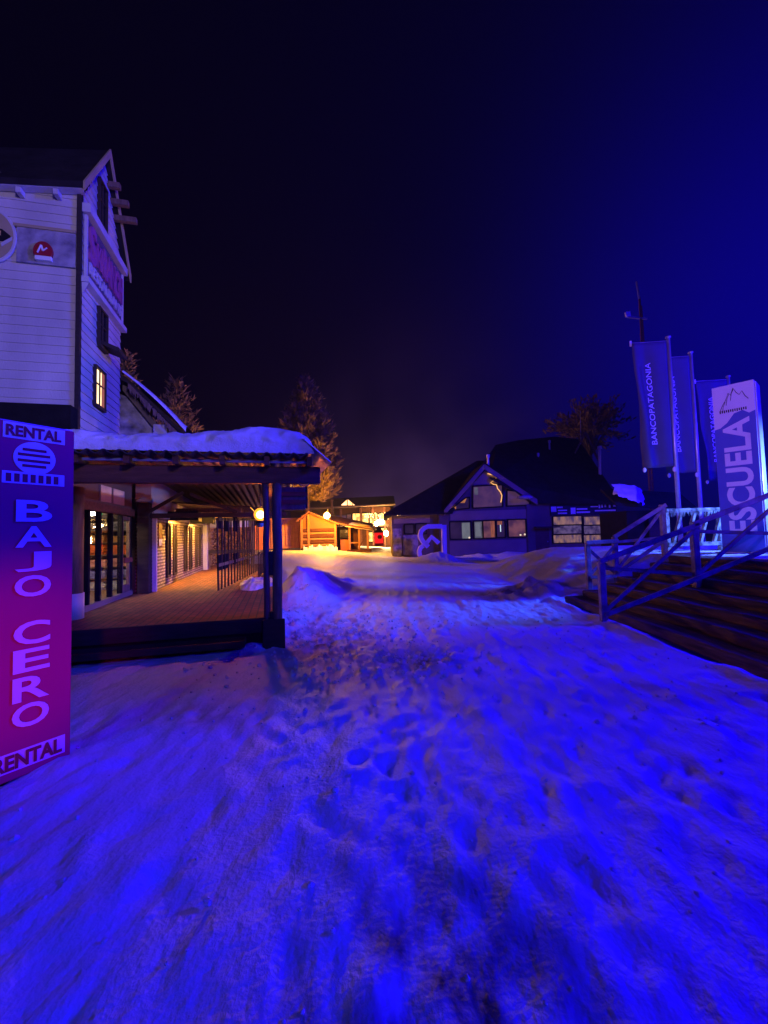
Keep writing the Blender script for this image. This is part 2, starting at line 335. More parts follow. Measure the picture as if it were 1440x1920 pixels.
# ================================================================== SETTING: snow-covered ground
def sstep(a, b, x):
    t = np.clip((x-a)/(b-a), 0, 1); return t*t*(3-2*t)
def axis(lo, hi, segs):
    """segs: list of (upto, step)"""
    v = [lo]
    for u, st in segs:
        while v[-1] < u - 1e-6: v.append(min(u, v[-1]+st))
    return np.array(v)
gx_ = np.concatenate([-np.geomspace(140, 7, 26)[:-1], axis(-7, 7.5, [(-3.2, .13), (4.2, .05), (7.5, .11)]), np.geomspace(7.5, 140, 28)[1:]])
gy_ = np.concatenate([-np.geomspace(50, 1, 14)[:-1], axis(-1, 42, [(.8, .12), (4.2, .04), (11, .075), (18, .16), (42, .5)]), np.geomspace(42, 200, 22)[1:]])
GX, GY = np.meshgrid(gx_, gy_)
def base_height(X, Y):
    c = np.interp(X, [-14, -5, 0, 5, 20], [.55, .42, .0, -.40, -.30])
    z = c*sstep(12, 34, Y)
    edge = 6.2 + .25*fbm(Y*.6, Y*0+3)
    terr = np.where(Y < 9.35, np.clip((X-3.95)/2.3, 0, 1)*.97 - .17*((X > 3.6) & (X < 6.3)), .97*sstep(3.5, 6.4, X+.35*fbm(X*1.1, Y*1.1)))
    return z + terr*(1-sstep(15, 25, Y))*sstep(-9, -4, Y)
def ground_height(X, Y):
    near = 1-sstep(9, 20, Y)
    z = base_height(X, Y)
    z = z + .68*np.exp(-np.abs(np.where(X < -2.1, (X+2.1)/.5, (X+2.1)/.68))**2.2 - np.abs((Y-11.0)/1.6)**2.4)*(1+.55*fbm(X*1.8, Y*1.6)+.18*fbm(X*7, Y*5, 2))
    z = z + .22*np.exp(-((X+1.6)/.9)**2-((Y-12.8)/1.8)**2)*(1+.6*fbm(X*1.7, Y*1.7))
    z = z + .55*np.exp(-((X-3.3)/1.5)**2-((Y-26.5)/1.6)**2)*(1+.5*fbm(X*1.3, Y*1.3)) + .4*np.exp(-((X-8)/4.5)**2-((Y-29.5)/1.2)**2)*(1+.9*fbm(X*1.5, Y*1.5))
    z = z + .30*np.exp(-((X-12.6)/2.0)**2-((Y-28.5)/1.6)**2)
    z = z + .28*np.exp(-((X-3.6)/.7)**2-((Y-10.4)/1.1)**2)*(1+1.2*fbm(X*2.5, Y*2.5))
    stair = 1-((X > 3.75) & (X < 6.4) & (Y < 9.3))*1.0
    r = .045*fbm(X*1.7+.15*Y, Y*.38, 4) + .030*fbm(X*6.5, Y*.95+9, 3) + .020*fbm(X*15, Y*3.4, 3) + .012*fbm(X*9+4, Y*7, 3)*sstep(2.5, 6, Y)
    z = z + r*(.45+.55*near)*stair*sstep(-6, 0, Y)
    pk = np.exp(-((X-.3)/.75)**2-((Y-5.35)/.55)**2); z = z + pk*(.13*fbm(X*9, Y*9, 3)-.02)
    pk = np.exp(-((X+.9)/.8)**2-((Y-6.6)/1.8)**2); z = z + pk*.09*fbm(X*7, Y*7, 3)
    pk = np.exp(-((X+1.9)/.35)**2-((Y-7.3)/1.1)**2); z = z + pk*(.16+.30*fbm(X*6, Y*6, 3))
    rim = .10*np.exp(-((X-3.72)/.22)**2)*(Y < 9.3)*(Y > -4)*(1+1.2*fbm(X*2, Y*1.4)); z = z + rim
    z = z + .035*np.exp(-((X+2.45)/.42)**2-((Y-2.95)/.42)**2)*(1+1.1*fbm(X*6, Y*6))
    return z
GZ = ground_height(GX, GY)
for k in range(520):                                   # boot prints and ski scuffs trodden along the way
    yy = random.uniform(.8, 9) if k % 3 else random.uniform(.8, 4); xx = random.uniform(-2.6, 3.5); an = random.gauss(0, .35)
    w_, l_ = random.uniform(.035, .06), random.uniform(.08, .22); dp = random.uniform(.006, .024)
    m_ = (np.abs(GX-xx) < .6) & (np.abs(GY-yy) < .6)
    if not m_.any(): continue
    dx, dy = GX[m_]-xx, GY[m_]-yy; u, v = dx*math.cos(an)+dy*math.sin(an), -dx*math.sin(an)+dy*math.cos(an)
    q = (u/w_)**2+(v/l_)**2
    GZ[m_] += -dp*np.exp(-q) + .4*dp*np.exp(-(np.sqrt(q)-1.7)**2*3)
g = MB().grid(GX, GY, GZ)
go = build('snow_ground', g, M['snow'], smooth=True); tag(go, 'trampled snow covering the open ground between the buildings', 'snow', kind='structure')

crumbs = MB(); random.seed(77)
for k in range(1500):
    if k % 4 == 0: xx, yy = random.gauss(.3, .45), random.gauss(5.4, .4)
    elif k % 4 == 1: xx, yy = random.gauss(-.9, .6), random.gauss(6.8, 1.1)
    elif k % 4 == 2: xx, yy = random.gauss(-1.75, .25), random.gauss(8.0, 1.2)
    else: xx, yy = random.uniform(-2.4, 3.5), random.uniform(1.2, 8)
    r_ = random.choice((.008, .011, .014, .02, .03 if k % 4 != 3 else .012)); zz0 = float(np.interp(0, [0], [0]))
    ii = min(max(int(np.searchsorted(gy_, yy)), 0), len(gy_)-1); jj = min(max(int(np.searchsorted(gx_, xx)), 0), len(gx_)-1)
    crumbs.ball((xx, yy, GZ[ii, jj]+r_*.3), r_, random.uniform(.6, 1), 6, 4, .25)
tag(build('snow_crumbs', crumbs, M['pile']), 'loose crumbs of snow and ice scattered over the trodden way', 'snow crumbs', kind='stuff')

# ================================================================== RIGHT: stairs, railings, flags, totem
st_ = thing('timber_stairs', 'wide dark timber stairs climbing from the snow to the flag terrace', 'stairs', (3.87, 5, 0), rot=None)
for i in range(7):
    x = 3.87+.335*i; z = .14*(i+1); y1 = 9.2 - .05*i + random.uniform(-.05, .05)
    mb = MB()
    n = 60; ys = np.linspace(-1.5, y1, n); prof = [(-.03, -.15), (-.045, -.03), (-.02, .0), (.33, .004), (.345, -.03), (.33, -.15)]
    vs = []; fs = []
    for j, y in enumerate(ys):
        for (a, b_) in prof:
            vs.append((x+a+.012*math.sin(y*3.1+i*2)+random.uniform(-.008, .008), y, z+b_+.008*math.sin(y*2.3+i)+random.uniform(-.006, .006)))
    for j in range(n-1):
        for k in range(5): fs.append((j*6+k, j*6+k+1, (j+1)*6+k+1, (j+1)*6+k))
    fs += [tuple(range(6)), tuple(range((n-1)*6, n*6))[::-1]]
    mb.add(vs, fs); part('tread', mb, M['tread'], st_)
def railing(name, label, panels, posts, capw=.09, drop=.82):
    """panels: list of ((X,D,ztop),(X,D,ztop)); a panel is top rail, bottom rail and two crossed braces"""
    p0 = posts[0]; t = thing(name, label, 'railing', (p0[0], p0[1], p0[2]), rot=None, group=None)
    for (x, d, zb, zt) in posts:
        part('post', MB().box(x-.05, x+.05, d-.05, d+.05, zb-.2, zt), M['rail'], t, bevel=.012)
    for (a, b) in panels:
        a, b = Vector(a), Vector(b); dn = Vector((0, 0, drop))
        part('handrail', MB().bar(a+Vector((-.05, -.065, .03)), b+Vector((.05, -.065, .03)), .045, .085), M['rail'], t, bevel=.01)
        part('bottom_rail', MB().bar(a-dn+Vector((0, -.065, 0)), b-dn+Vector((0, -.065, 0)), .04, .07), M['rail'], t)
        part('brace', MB().bar(a-dn*.95+Vector((0, -.03, 0)), b-Vector((0, .03, .05)), .035, .058), M['rail'], t)
        part('brace', MB().bar(a+Vector((0, .03, -.08)), b-dn*.95+Vector((0, .03, 0)), .035, .058), M['rail'], t)
    return t
railing('stair_railing', 'near timber stair railing with crossed braces standing halfway along the steps', [((3.54, 7.05, 1.0), (5.1, 7.05, 1.56)), ((5.1, 7.05, 1.56), (6.75, 7.05, 2.18))],
        [(3.54, 7.05, 0, 1.03), (5.1, 7.05, .5, 1.58), (6.75, 7.05, .9, 2.25)], drop=.83)
railing('stair_railing', 'far timber stair railing with crossed braces at the snowy end of the steps', [((4.42, 9.35, 1.24), (5.02, 9.35, 1.26)), ((5.02, 9.35, 1.34), (6.1, 9.35, 2.02))],
        [(4.42, 9.35, .2, 1.27), (5.02, 9.35, .5, 1.38), (6.1, 9.35, .9, 2.06)], drop=.72)
fr = thing('terrace_fence', 'frost-covered timber fence with slanted braces along the terrace behind the stairs', 'fence', (6.9, 10.5, .97), rot=None)
for i, x in enumerate((6.92, 8.25, 9.6)):
    part('post', MB().box(x-.06, x+.06, 10.44, 10.56, .9, 2.02), M['frost'], fr, bevel=.01)
for z in (1.97, 1.14): part('rail', MB().box(6.9, 9.6, 10.42, 10.49, z-.05, z+.045), M['frost'], fr, bevel=.01)
for i in range(8):
    x = 7.05+.33*i
    part('brace', MB().bar((x, 10.46, 1.18), (x+.24, 10.46, 1.94), .05, .085), M['frost'], fr)
mb = MB()
for k in range(420):                                   # hoarfrost and twigs hanging off the top rail
    x = random.uniform(6.9, 9.55); a = random.uniform(-.05, .05); l = random.uniform(.03, .20)
    mb.add([(x, 10.41, 1.97), (x+.012, 10.41, 1.97), (x+a, 10.40+random.uniform(-.03, .03), 1.97-l)], [(0, 1, 2)])
part('hoarfrost', mb, M['frost'], fr)

def flag(X, D, top, wid, label, lean=0.0):
    t = thing('flag_pole', label, 'flag', (X, D, .97), rot=None, group='bank flags on the terrace')
    part('pole', MB().tube([(X, D, .9), (X, D, top)], .062, 12, .05), M['metal'], t, smooth=True)
    part('cap', MB().lathe((X, D, top), [(0, .05), (.07, .04), (.075, 0), (.05, -.02)]), M['metal'], t, smooth=True)
    z1, z0 = top-.10, top-3.72
    nx, nz_ = 14, 30; U, V = np.meshgrid(np.linspace(0, 1, nx), np.linspace(0, 1, nz_))
    BX = X-.06-wid*U*(1-.16*V*U); BZ = z1-(z1-z0)*V-.05*U; BY = D-.02+.10*np.sin(U*9+V*2.2+X)*(.3+V)*U-.03*np.sin(V*11+U*3+D)*U+.05*fbm(U*4+X, V*3)*U
    mb = MB().grid(BX, BY, BZ); b = part('banner', mb, M['banner'], t, smooth=True)
    so = b.modifiers.new('thick', 'SOLIDIFY'); so.thickness = .006
    part('top_arm', MB().tube([(X, D, z1+.01), (X-wid-.04, D, z1-.03)], .014, 6), M['metal'], t)
    for q in (U[0, 0]+.02, .98):
        xx = X-.06-wid*q*.86
        part('weight', MB().ball((xx, D-.03, z0-.09), .045, 1.6, 8, 6), M['white'], t)
    part('end_clip', MB().box(X-wid-.09, X-wid-.05, D-.03, D+.01, z1-.12, z1+.03), M['white'], t)
    xm = X-.06-wid*.60
    text('BANCOPATAGONIA', 2.35, .155, (xm+.08+.05, D-.085, z0+.62), (-.03, 0, 1), (-1, 0, 0), M['white'], t, bold=.0)
    return t
flag(8.30, 12, 7.0, 1.02, 'blue bank flag in front, fully in view left of its pole')
flag(9.66, 13, 6.95, 1.02, 'blue bank flag partly hidden behind the pole of the front flag')
flag(12.60, 15.2, 6.95, 1.15, 'blue bank flag partly hidden behind the ski school pillar')

TB = (7.53, 9.0, .97)
tt = thing('ski_school_pillar', 'tall grey and blue sign pillar with mountain drawing and big vertical lettering', 'sign', TB, rot=-49)
W2 = .355
part('body', MB().box(-W2, W2, -.0, .50, 0, 3.62), M['white'], tt, bevel=.01)
part('blue_panel', MB().prism([(-W2+.004, .03), (W2-.004, .03), (W2-.004, 2.98), (W2*.70, 2.94), (W2*.42, 3.02), (.0, 2.98), (-W2*.35, 2.80), (-W2*.7, 2.70), (-W2+.004, 2.68)], 'y', -.006, -.001), M['navy'], tt)
part('edge_strip', MB().box(W2+.001, W2+.03, .03, .47, 0, 3.58), M['metal'], tt, bevel=.005)
text('ESCUELA', 2.45, .46, (.25, -.008, .42), (0, 0, 1), (-1, 0, 0), M['white'], tt, bold=.03)
mb = MB(); KX = .60
pts = [(-.40, 3.07), (-.30, 3.22), (-.22, 3.30), (-.12, 3.46), (-.06, 3.40), (.02, 3.55), (.10, 3.44), (.18, 3.38), (.26, 3.45), (.34, 3.33), (.42, 3.26)]
mb.tube([(a*KX, -.006, b-.02) for a, b in pts], .006, 5)
for a, b in ((-.22, 3.28), (-.10, 3.44), (.03, 3.53)):
    mb.tube([(a*KX, -.006, b-.02), (a*KX-.04, -.006, b-.12), (a*KX-.06, -.006, b-.26)], .005, 5)
part('mountain_drawing', mb, M['dark'], tt)
mb = MB()
for k in range(13): x = (-.40+.06*k)*KX; mb.box(x, x+.02, -.007, -.001, 3.02+.01*(k % 2), 3.08)
part('small_lettering', mb, M['dark'], tt)

nb_ = thing('shade_board', 'board on two posts added out of view to shade the snow by the porch', 'shade board', (6.7, 4.8, .97), rot=None)  # added out-of-view board; its shadow darkens the snow before the porch
for d_ in (4.05, 5.55): part('post', MB().box(6.64, 6.76, d_-.06, d_+.06, .8, 4.1), M['log'], nb_)
part('board', MB().box(6.60, 6.638, 4.0, 5.6, 3.0, 4.0), M['dark'], nb_); part('cap', MB().box(6.5, 6.9, 3.9, 5.7, 4.1, 4.18), M['roof_snow'], nb_, bevel=.02)
# floodlight masts that light the place (just outside the photo)
def flood_mast(loc, aim, label, h0=0):
    X, Y, Z = loc; d = (Vector(aim)-Vector(loc)).normalized(); b = Vector(loc)-d*.16
    t = thing('floodlight_mast', label, 'floodlight', (X, Y, h0), rot=None, group=None)
    part('mast', MB().tube([(b.x, b.y, h0), (b.x, b.y, Z-.3)], .08, 10), M['metal'], t)
    part('housing', MB().tube([b-d*.10, b+d*.06], .24, 4), M['black'], t)
    part('lens', MB().tube([b+d*.062, b+d*.07], .21, 4), M['flood'] if 'blue' in label else M['white'], t)
flood_mast(BLUE_FLOOD, (0, 13, 0), 'tall blue floodlight mast beyond the sign pillar', .97)
flood_mast(BACK_FLOOD, (-2.5, 6, 0), 'blue floodlight mast behind the viewer, right of the plaza')
flood_mast(LOW_FLOOD, (8.2, 9.2, 2.4), 'short blue floodlight post beside the sign pillar', .97)
flood_mast(PALE_FLOOD, (-8.5, 10, 8.5), 'pale floodlight mast behind the viewer')
flood_mast((1.2, -3.0, 1.5), (-2.42, 2.85, .35), 'added low red spotlight behind the viewer reddening the rental sign')
flood_mast((-4.5, -9, 7.5), (-2.3, 3.8, 0), 'low plaza lamp mast behind the viewer')

# ================================================================== RIGHT CENTRE: the big dark building
DB = 32.0
bb = thing('service_building', 'big dark-roofed building with glazed gable and lit shop windows across the snow', 'building', (8, DB, -.4), rot=None)
ZB = -.7
gxl, gxr, gpk, gpz = 4.75, 11.35, 7.75, 6.25
gable = [(gxl, ZB), (10.75, ZB), (10.75, 3.9), (gpk+.02, gpz), (gxl, 3.05)]
part('gable_wall', MB().prism(gable, 'y', DB, DB+.3), M['plaster2'], bb)
# plaster bands
x0, x1, z0, z1 = rect(843, 1013, 987, 1046, DB); part('plinth', MB().box(x0, x1, DB-.05, DB-.002, ZB, z1), M['plaster'], bb)
x0, x1, z0, z1 = rect(844, 957, 990, 974, DB); part('plaster_band', MB().box(x0, x1+.1, DB-.05, DB-.002, z0, z1), M['plaster'], bb)
part('gable_panel', MB().prism([tuple((p.x, p.z)) for p in (at(886, 909, DB), at(942, 906, DB), at(928, 890, DB), at(908, 884, DB))], 'y', DB-.05, DB-.002), M['plaster'], bb)
# barge boards
for (a, b, nm) in (((905, 872), (831, 957), 'l'), ((906, 872), (1003, 937), 'r')):
    p, q = at(*a, DB), at(*b, DB)
    part('barge_board', MB().slab([(p.x, DB-.5, p.z), (p.x, DB-.35, p.z), (q.x, DB-.35, q.z), (q.x, DB-.5, q.z)], .42), M['plaster'], bb)
    part('gable_roof', MB().slab([(p.x, DB-.55, p.z+.1), (p.x, DB+6, p.z+.1), (q.x, DB+6, q.z+.1), (q.x, DB-.55, q.z+.1)], .09), M['roof'], bb)
def win_mat(i, c, st, c2=None, sc=1.2, stv=(1, 1, 1)): return emit('dim_window_%d' % i, c, st, .6, sc, c2, stv)
WM = [win_mat(0, (.045, .02, .075), .55), win_mat(1, (.20, .19, .24), .50, (.10, .09, .13)), win_mat(2, (.30, .10, .10), .55, (.10, .035, .06)), win_mat(3, (.13, .05, .12), .6, (.07, .03, .10)), win_mat(4, (.62, .24, .06), .6, (.12, .05, .09), 1.6)]
def window(px, m, root, d=DB, poly=None, label=None, fw=.09, depth=.10):
    """a window from photo pixels: pane set in a real frame"""
    if poly is None:
        x0, x1, z0, z1 = rect(*px, d); poly = [(x0, z0), (x1, z0), (x1, z1), (x0, z1)]
    else: poly = [(p.x, p.z) for p in (at(a, b, d) for a, b in poly)]
    f = MB(); n = len(poly); c = (sum(p[0] for p in poly)/n, sum(p[1] for p in poly)/n)
    for i in range(n):
        a, b = poly[i], poly[(i+1) % n]; f.bar((a[0], d-depth/2-.003, a[1]), (b[0], d-depth/2-.003, b[1]), depth, fw)
    w = part('window', f, M['blackwood'], root, label=label)
    part('pane', MB().prism(poly, 'y', d-.03, d-.004), m, w)
    return w
window(None, WM[0], bb, poly=[(843, 957), (880, 953), (880, 932), (872, 934)], label='small triangular window with an orange glow')
window(None, WM[3], bb, poly=[(886, 953), (942, 950), (942, 909), (886, 912)])
window(None, WM[3], bb, poly=[(950, 949), (994, 947), (992, 941), (966, 921), (950, 919)])
window((843, 978, 883, 1011), WM[0], bb); window((888, 977, 905, 1010), WM[1], bb); window((905, 976, 929, 1009), WM[2], bb)
window((930, 976, 947, 1008), WM[0], bb); window((952, 974, 986, 1007), WM[2], bb)
def patch(name, px, m, root, d=DB, off=.034, th=.012):
    x0, x1, z0, z1 = rect(*px, d); return part(name, MB().box(x0, x1, d-off-th, d-off, z0, z1), m, root)
E1 = emit('orange_interior', (.85, .30, .06), .55, .3, 3); E2 = emit('grey_blind', (.34, .36, .40), .42, .2, 2); E3 = emit('orange_curtain', (.60, .17, .05), .6, .6, 8, None, (3, 1, .2))
part('lit_interior', MB().prism([(p.x, p.z) for p in (at(845, 955, DB), at(855, 955, DB), at(855, 946, DB), at(847, 952, DB))], 'y', DB-.05, DB-.034), E1, bb)
part('lit_interior', MB().prism([(p.x, p.z) for p in (at(860, 943, DB), at(871, 943, DB), at(875, 934, DB), at(873, 935, DB))], 'y', DB-.05, DB-.034), E1, bb)
patch('blind', (866, 980, 881, 1010), E2, bb); patch('blind', (891, 980, 901, 1006), E2, bb); patch('blind', (889, 914, 896, 928), WM[1], bb)
patch('curtain', (920, 977, 927, 1007), E3, bb); patch('curtain', (932, 977, 941, 984), E3, bb); patch('strip_light', (937.5, 984, 939, 997), emit('cold_strip', (.7, .9, 1), 1.0), bb)
for a, b in ((880, 1008), (976, 1003), (984, 1002)): p = at(a, b, DB-.1); part('table_lamp', MB().ball(p, .07, 1, 8, 6), emit('small_glow', (1, .8, .6), .9), bb)
# zigzag rope light on the gable
zz = [(914, 888), (922, 890), (933, 893), (927, 900), (920, 905), (925, 908), (931, 909), (933, 916), (938, 922), (941, 929), (940, 937), (939, 942)]
part('rope_light', MB().tube([at(a, b, DB-.14) for a, b in zz], .035, 6), M['ropelight'], bb)
zz = [(803, 893), (797, 901), (794, 907), (808, 914), (813, 926), (815, 934), (813, 942)]
# left wing
wl_ = [(.55, ZB), (gxl, ZB), (gxl, 3.0), (.55, 3.0)]
part('wing_wall', MB().prism(wl_, 'y', DB+.35, DB+.6), M['plaster2'], bb); part('side_wall', MB().box(.55, .8, DB+.6, DB+9, ZB, 3.0), M['plaster2'], bb)
x0, x1, z0, z1 = rect(738, 966, 806, 981, DB+.3); part('plaster_band', MB().box(x0, x1, DB+.28, DB+.34, z0, 2.98), M['plaster'], bb)
x0, x1, z0, z1 = rect(737, 991, 753, 1049, DB+.1); part('stone_pillar', MB().box(x0, x1, DB, DB+.34, ZB, z1), M['stone'], bb)
x0, x1, z0, z1 = rect(756, 1003, 784, 1040, DB+.3); part('mural_panel', MB().box(x0, x1, DB+.26, DB+.34, z0, z1), mat('mural', (.50, .46, .50), .8, .6, 2.2, .2, col2=(.16, .13, .22)), bb)
window((758, 983, 776, 1001), WM[0], bb, d=DB+.34); window((779, 982, 800, 1001), WM[0], bb, d=DB+.34)
x0, x1, z0, z1 = rect(824, 958, 842, 1050, DB-.1); part('corner_pier', MB().box(x0, x1, DB-.25, DB+.3, ZB, z1), M['plaster2'], bb)
x0, x1, z0, z1 = rect(801, 996, 806, 1025, DB+.3); part('door_post', MB().box(x0, x1, DB+.2, DB+.34, z0, 2.3), M['redwood'], bb)
# right wing with the shop
part('shop_wall', MB().box(10.76, 17.4, DB+.05, DB+.4, ZB, 3.6), M['plaster2'], bb)
x0, x1, z0, z1 = rect(988, 945, 1001, 1042, DB); part('corner_pier', MB().box(x0, x1+.05, DB-.12, DB+.04, ZB, z1), M['plaster2'], bb)
x0, x1, z0, z1 = rect(1004, 991, 1030, 1042, DB); dr = part('door', MB().box(x0, x1, DB-.04, DB+.048, ZB, z1), M['redwood'], bb); part('handle', MB().ball((x1-.15, DB-.08, z0+1.05), .05, 1, 8, 6), M['metal'], dr)
part('door_canopy', MB().box(x0-.1, x1+.6, DB-.7, DB+.04, z1+.04, z1+.14), M['dark'], bb)
x0, x1, z0, z1 = rect(1032, 944, 1155, 966, DB); sb = part('sign_board', MB().box(x0, x1, DB-.10, DB+.048, z0, z1), M['black'], bb)
mb = MB()
def bars(a, b, c, d_): 
    x0, x1, z0, z1 = rect(a, b, c, d_, DB); mb.box(x0, x1, DB-.115, DB-.102, z0, z1)
for q in ((1032, 950, 1042, 960), (1043, 950, 1054, 953), (1045, 956, 1062, 958.5), (1045, 961, 1062, 964), (1069, 952, 1078, 964), (1080, 953, 1100, 956), (1080, 959, 1105, 962), (1106, 949, 1120, 951), (1114, 956, 1153, 958.5), (1121, 944, 1124, 953), (1126, 946, 1129, 952), (1132, 945, 1135, 951), (1140, 943, 1143, 952), (1148, 942, 1153, 950)): bars(*q)
part('sign_marks', mb, M['white'], sb)
SW = [emit('shop_goods', (.46, .23, .17), .62, .8, 1.9, (.10, .06, .16), (1.6, 1, .7)), emit('shop_shelf', (.20, .13, .30), .55, .5, 3.0, (.05, .03, .10)), emit('shop_goods_low', (.46, .23, .16), .62, .8, 2.6, (.12, .07, .15), (2, 1, .8))]
for i, (a, b) in enumerate(((1036, 1091), (1093, 1151))):
    for j, (c, d_) in enumerate(((968, 984), (985, 1001), (1002.5, 1018))):
        window((a, c, b, d_), SW[j], bb, d=DB+.045, fw=.05)
# roofs
part('wing_roof', MB().slab([(-.05, DB-.5, 3.12), (gxl+.3, DB-.5, 3.12), (9.1, 38, 8.0), (8.6, 38.6, 8.1)], .14), M['roof'], bb)
part('wing_roof', MB().slab([(-.05, DB-.5, 3.12), (8.6, 38.6, 8.1), (8.6, 39.5, 8.1), (-.05, 45, 3.12)], .14), M['roof'], bb)
part('main_roof', MB().slab([(8.0, DB-.45, 5.6), (11.4, DB-.5, 3.75), (17.6, DB-.5, 3.45), (19.5, 42, 10.6), (17.2, 42, 10.9), (13.2, 41, 10.4), (10.6, 39.5, 9.7), (8.4, 36, 7.3)], .14), M['roof'], bb)
part('main_roof', MB().slab([(17.6, DB-.5, 3.45), (20.8, 46, 3.4), (19.5, 42, 10.6)], .14), M['roof'], bb)
part('main_wall', MB().box(9, 20, 38, 44, ZB, 6), M['plaster2'], bb)
def flue(a, b, c, d, r, label=None):
    p, q = at(a, b, d), at(a, c, d)
    f = part('chimney', MB().tube([q-Vector((0, 0, .9)), p], r, 10), M['white'], bb, label=label); part('cowl', MB().lathe(p, [(r*1.5, -.22), (r*1.5, .02), (0, .06)]), M['white'], f)
flue(915, 853, 872, 33.2, .09); flue(1009, 850, 864, 37, .07); flue(1030, 826, 847, 39, .08); flue(1124, 837, 882, 35.5, .12)
p = [at(1078, 850, 36.5), at(1097, 811, 36.5), at(1122, 862, 36.5)]
part('roof_frame', MB().bar(p[0], p[1], .10).bar(p[1], p[2], .16), M['log'], bb)
tt2 = at(1088, 770, 37); part('antenna', MB().tube([at(1088, 812, 37)-Vector((0, 0, 1)), tt2], .03, 6), M['metal'], bb)
x = at(990, 934, DB-.5); part('snow_strip', MB().ball((x.x-.3, DB-.7, x.z+.05), .55, .25, 12, 8, .08), M['roof_snow'], bb)

# dark kiosk with a snow-laden roof between building and stairs
kp = at(1200, 930, 19)
kk = thing('kiosk', 'small dark kiosk behind the stairs with a lump of blue snow on its roof', 'kiosk', (kp.x+.7, 19, .3), rot=None)
part('body', MB().box(kp.x-.6, kp.x+2.3, 19.1, 21.5, .0, 2.35), M['blackwood'], kk, bevel=.02)
part('roof', MB().slab([(kp.x-1.15, 18.95, 2.72), (kp.x+2.6, 18.95, 2.3), (kp.x+2.6, 20.2, 3.2), (kp.x-1.15, 20.2, 3.5)], .12), M['roof'], kk)
part('door', MB().box(kp.x+.3, kp.x+1.2, 18.95, 18.998, .2, 2.2), M['dark'], kk)
sm = MB(); u = np.linspace(0, 1, 22); v = np.linspace(0, 1, 14); U, V = np.meshgrid(u, v)
p00, p10, p01, p11 = (at(a, b, d) for a, b, d in ((1152, 926, 18.9), (1212, 946, 18.5), (1148, 902, 19.9), (1203, 912, 19.9)))
P = [[(1-U)*(1-V)*p00[k]+U*(1-V)*p10[k]+(1-U)*V*p01[k]+U*V*p11[k] for k in range(3)] for _ in (0,)][0]
bl = .16*np.clip(np.sin(U*math.pi), 0, 1)**.5*np.clip(np.sin(V*math.pi), 0, 1)**.5*(1+1.2*fbm(U*3+4, V*3))
ed = np.abs(2*U-1)**4+np.abs(2*V-1)**4
sm.grid(P[0]+.3*bl+.22*ed*fbm(U*4+2, V*4+5), P[1]-.8*bl, P[2]+.5*bl+.22*ed*fbm(U*5+8, V*4)-.06*ed)
solo('roof_snow', sm, M['roof_snow'], 'lump of blue-lit snow lying on the dark kiosk roof', 'snow', (kp.x+.2, 20, 3.2), smooth=True)

# letter sculpture
sc_ = thing('letter_sculpture', 'big mirrored letter shape standing in the snow before the building', 'sculpture', (at(812, 1050, 29).x, 29, -.3), rot=None)
def stroke(pts, w, d=29, th=.55):
    P = [Vector((p.x, p.z)) for p in (at(a, b, d) for a, b in pts)]; L = []; Rr = []
    for i, p in enumerate(P):
        t = (P[min(i+1, len(P)-1)]-P[max(i-1, 0)]).normalized(); n = Vector((-t.y, t.x)); L.append(p+n*w/2); Rr.append(p-n*w/2)
    mb = MB(); n = len(P); vs = []
    for p in L: vs += [(p.x, d, p.y), (p.x, d+th, p.y)]
    for p in Rr: vs += [(p.x, d, p.y), (p.x, d+th, p.y)]
    fs = []
    for i in range(n-1):
        a, b = 2*i, 2*(i+1); c, e = 2*n+2*i, 2*n+2*(i+1)
        fs += [(a, b, e, c), (a+1, c+1, e+1, b+1), (a, a+1, b+1, b), (c, e, e+1, c+1)]
    fs += [(0, 2*n, 2*n+1, 1), (2*n-2, 2*n-1, 4*n-1, 4*n-2)]
    return mb.add(vs, fs)
LB = mat('blue_painted_steel', (.52, .46, 1.0), .45, .08, 2)
part('upright', stroke([(833, 984), (834.5, 1052)], .30), LB, sc_, bevel=.015)
part('bowl', stroke([(829, 986.8), (803, 987), (796, 990), (790, 996), (788.5, 1003), (790, 1010), (794, 1016), (799, 1021), (803.5, 1025.5)], .30), LB, sc_, bevel=.015)
part('tick', stroke([(799, 1020), (810, 1006.5), (823.5, 1018.5)], .27, th=.5), LB, sc_, bevel=.015)
part('hook', stroke([(794, 1023.5), (789, 1027), (786.5, 1034), (788, 1042), (792, 1048), (799, 1052), (806, 1053)], .28), LB, sc_, bevel=.015)
part('base', MB().box(at(785, 1050, 29).x, at(838, 1050, 29).x, 28.9, 29.7, -.9, -.42), LB, sc_)

# ================================================================== LEFT: covered porch and shop fronts (street frame)
BP = (-.1, 6.4, 0)
po = thing('timber_porch', 'covered timber porch with brick-paved deck and corrugated roof before the shop', 'porch', BP, street=True)
part('deck', MB().box(-5.2, -.10, 6.42, 20, .02, .42), M['paver'], po)
part('deck_edge', MB().box(-5.2, -.06, 6.36, 6.417, .22, .425), M['dark'], po, bevel=.006)
part('deck_edge', MB().box(-.097, -.04, 6.42, 20, .0, .424), M['dark'], po)
part('skirt', MB().box(-5.2, -.2, 6.40, 6.418, .0, .215), M['blackwood'], po)
part('step', MB().box(-3.6, -.45, 6.05, 6.355, .10, .19), M['dark'], po, bevel=.01)
for (x, r, z0, z1) in ((-.165, .045, .0, 2.36), (-.015, .068, -.05, 2.36)):
    part('post', MB().tube([(x+random.uniform(-.008, .008), 6.40+random.uniform(-.006, .006), z0+(z1-z0)*k/8) for k in range(9)], r, 12), M['log'], po, smooth=True)
part('post_spacer', MB().box(-.13, -.07, 6.35, 6.45, 1.02, 1.36), M['dark'], po, bevel=.01); part('post_foot', MB().box(-.23, .08, 6.30, 6.357, -.1, .40), M['dark'], po, bevel=.01)
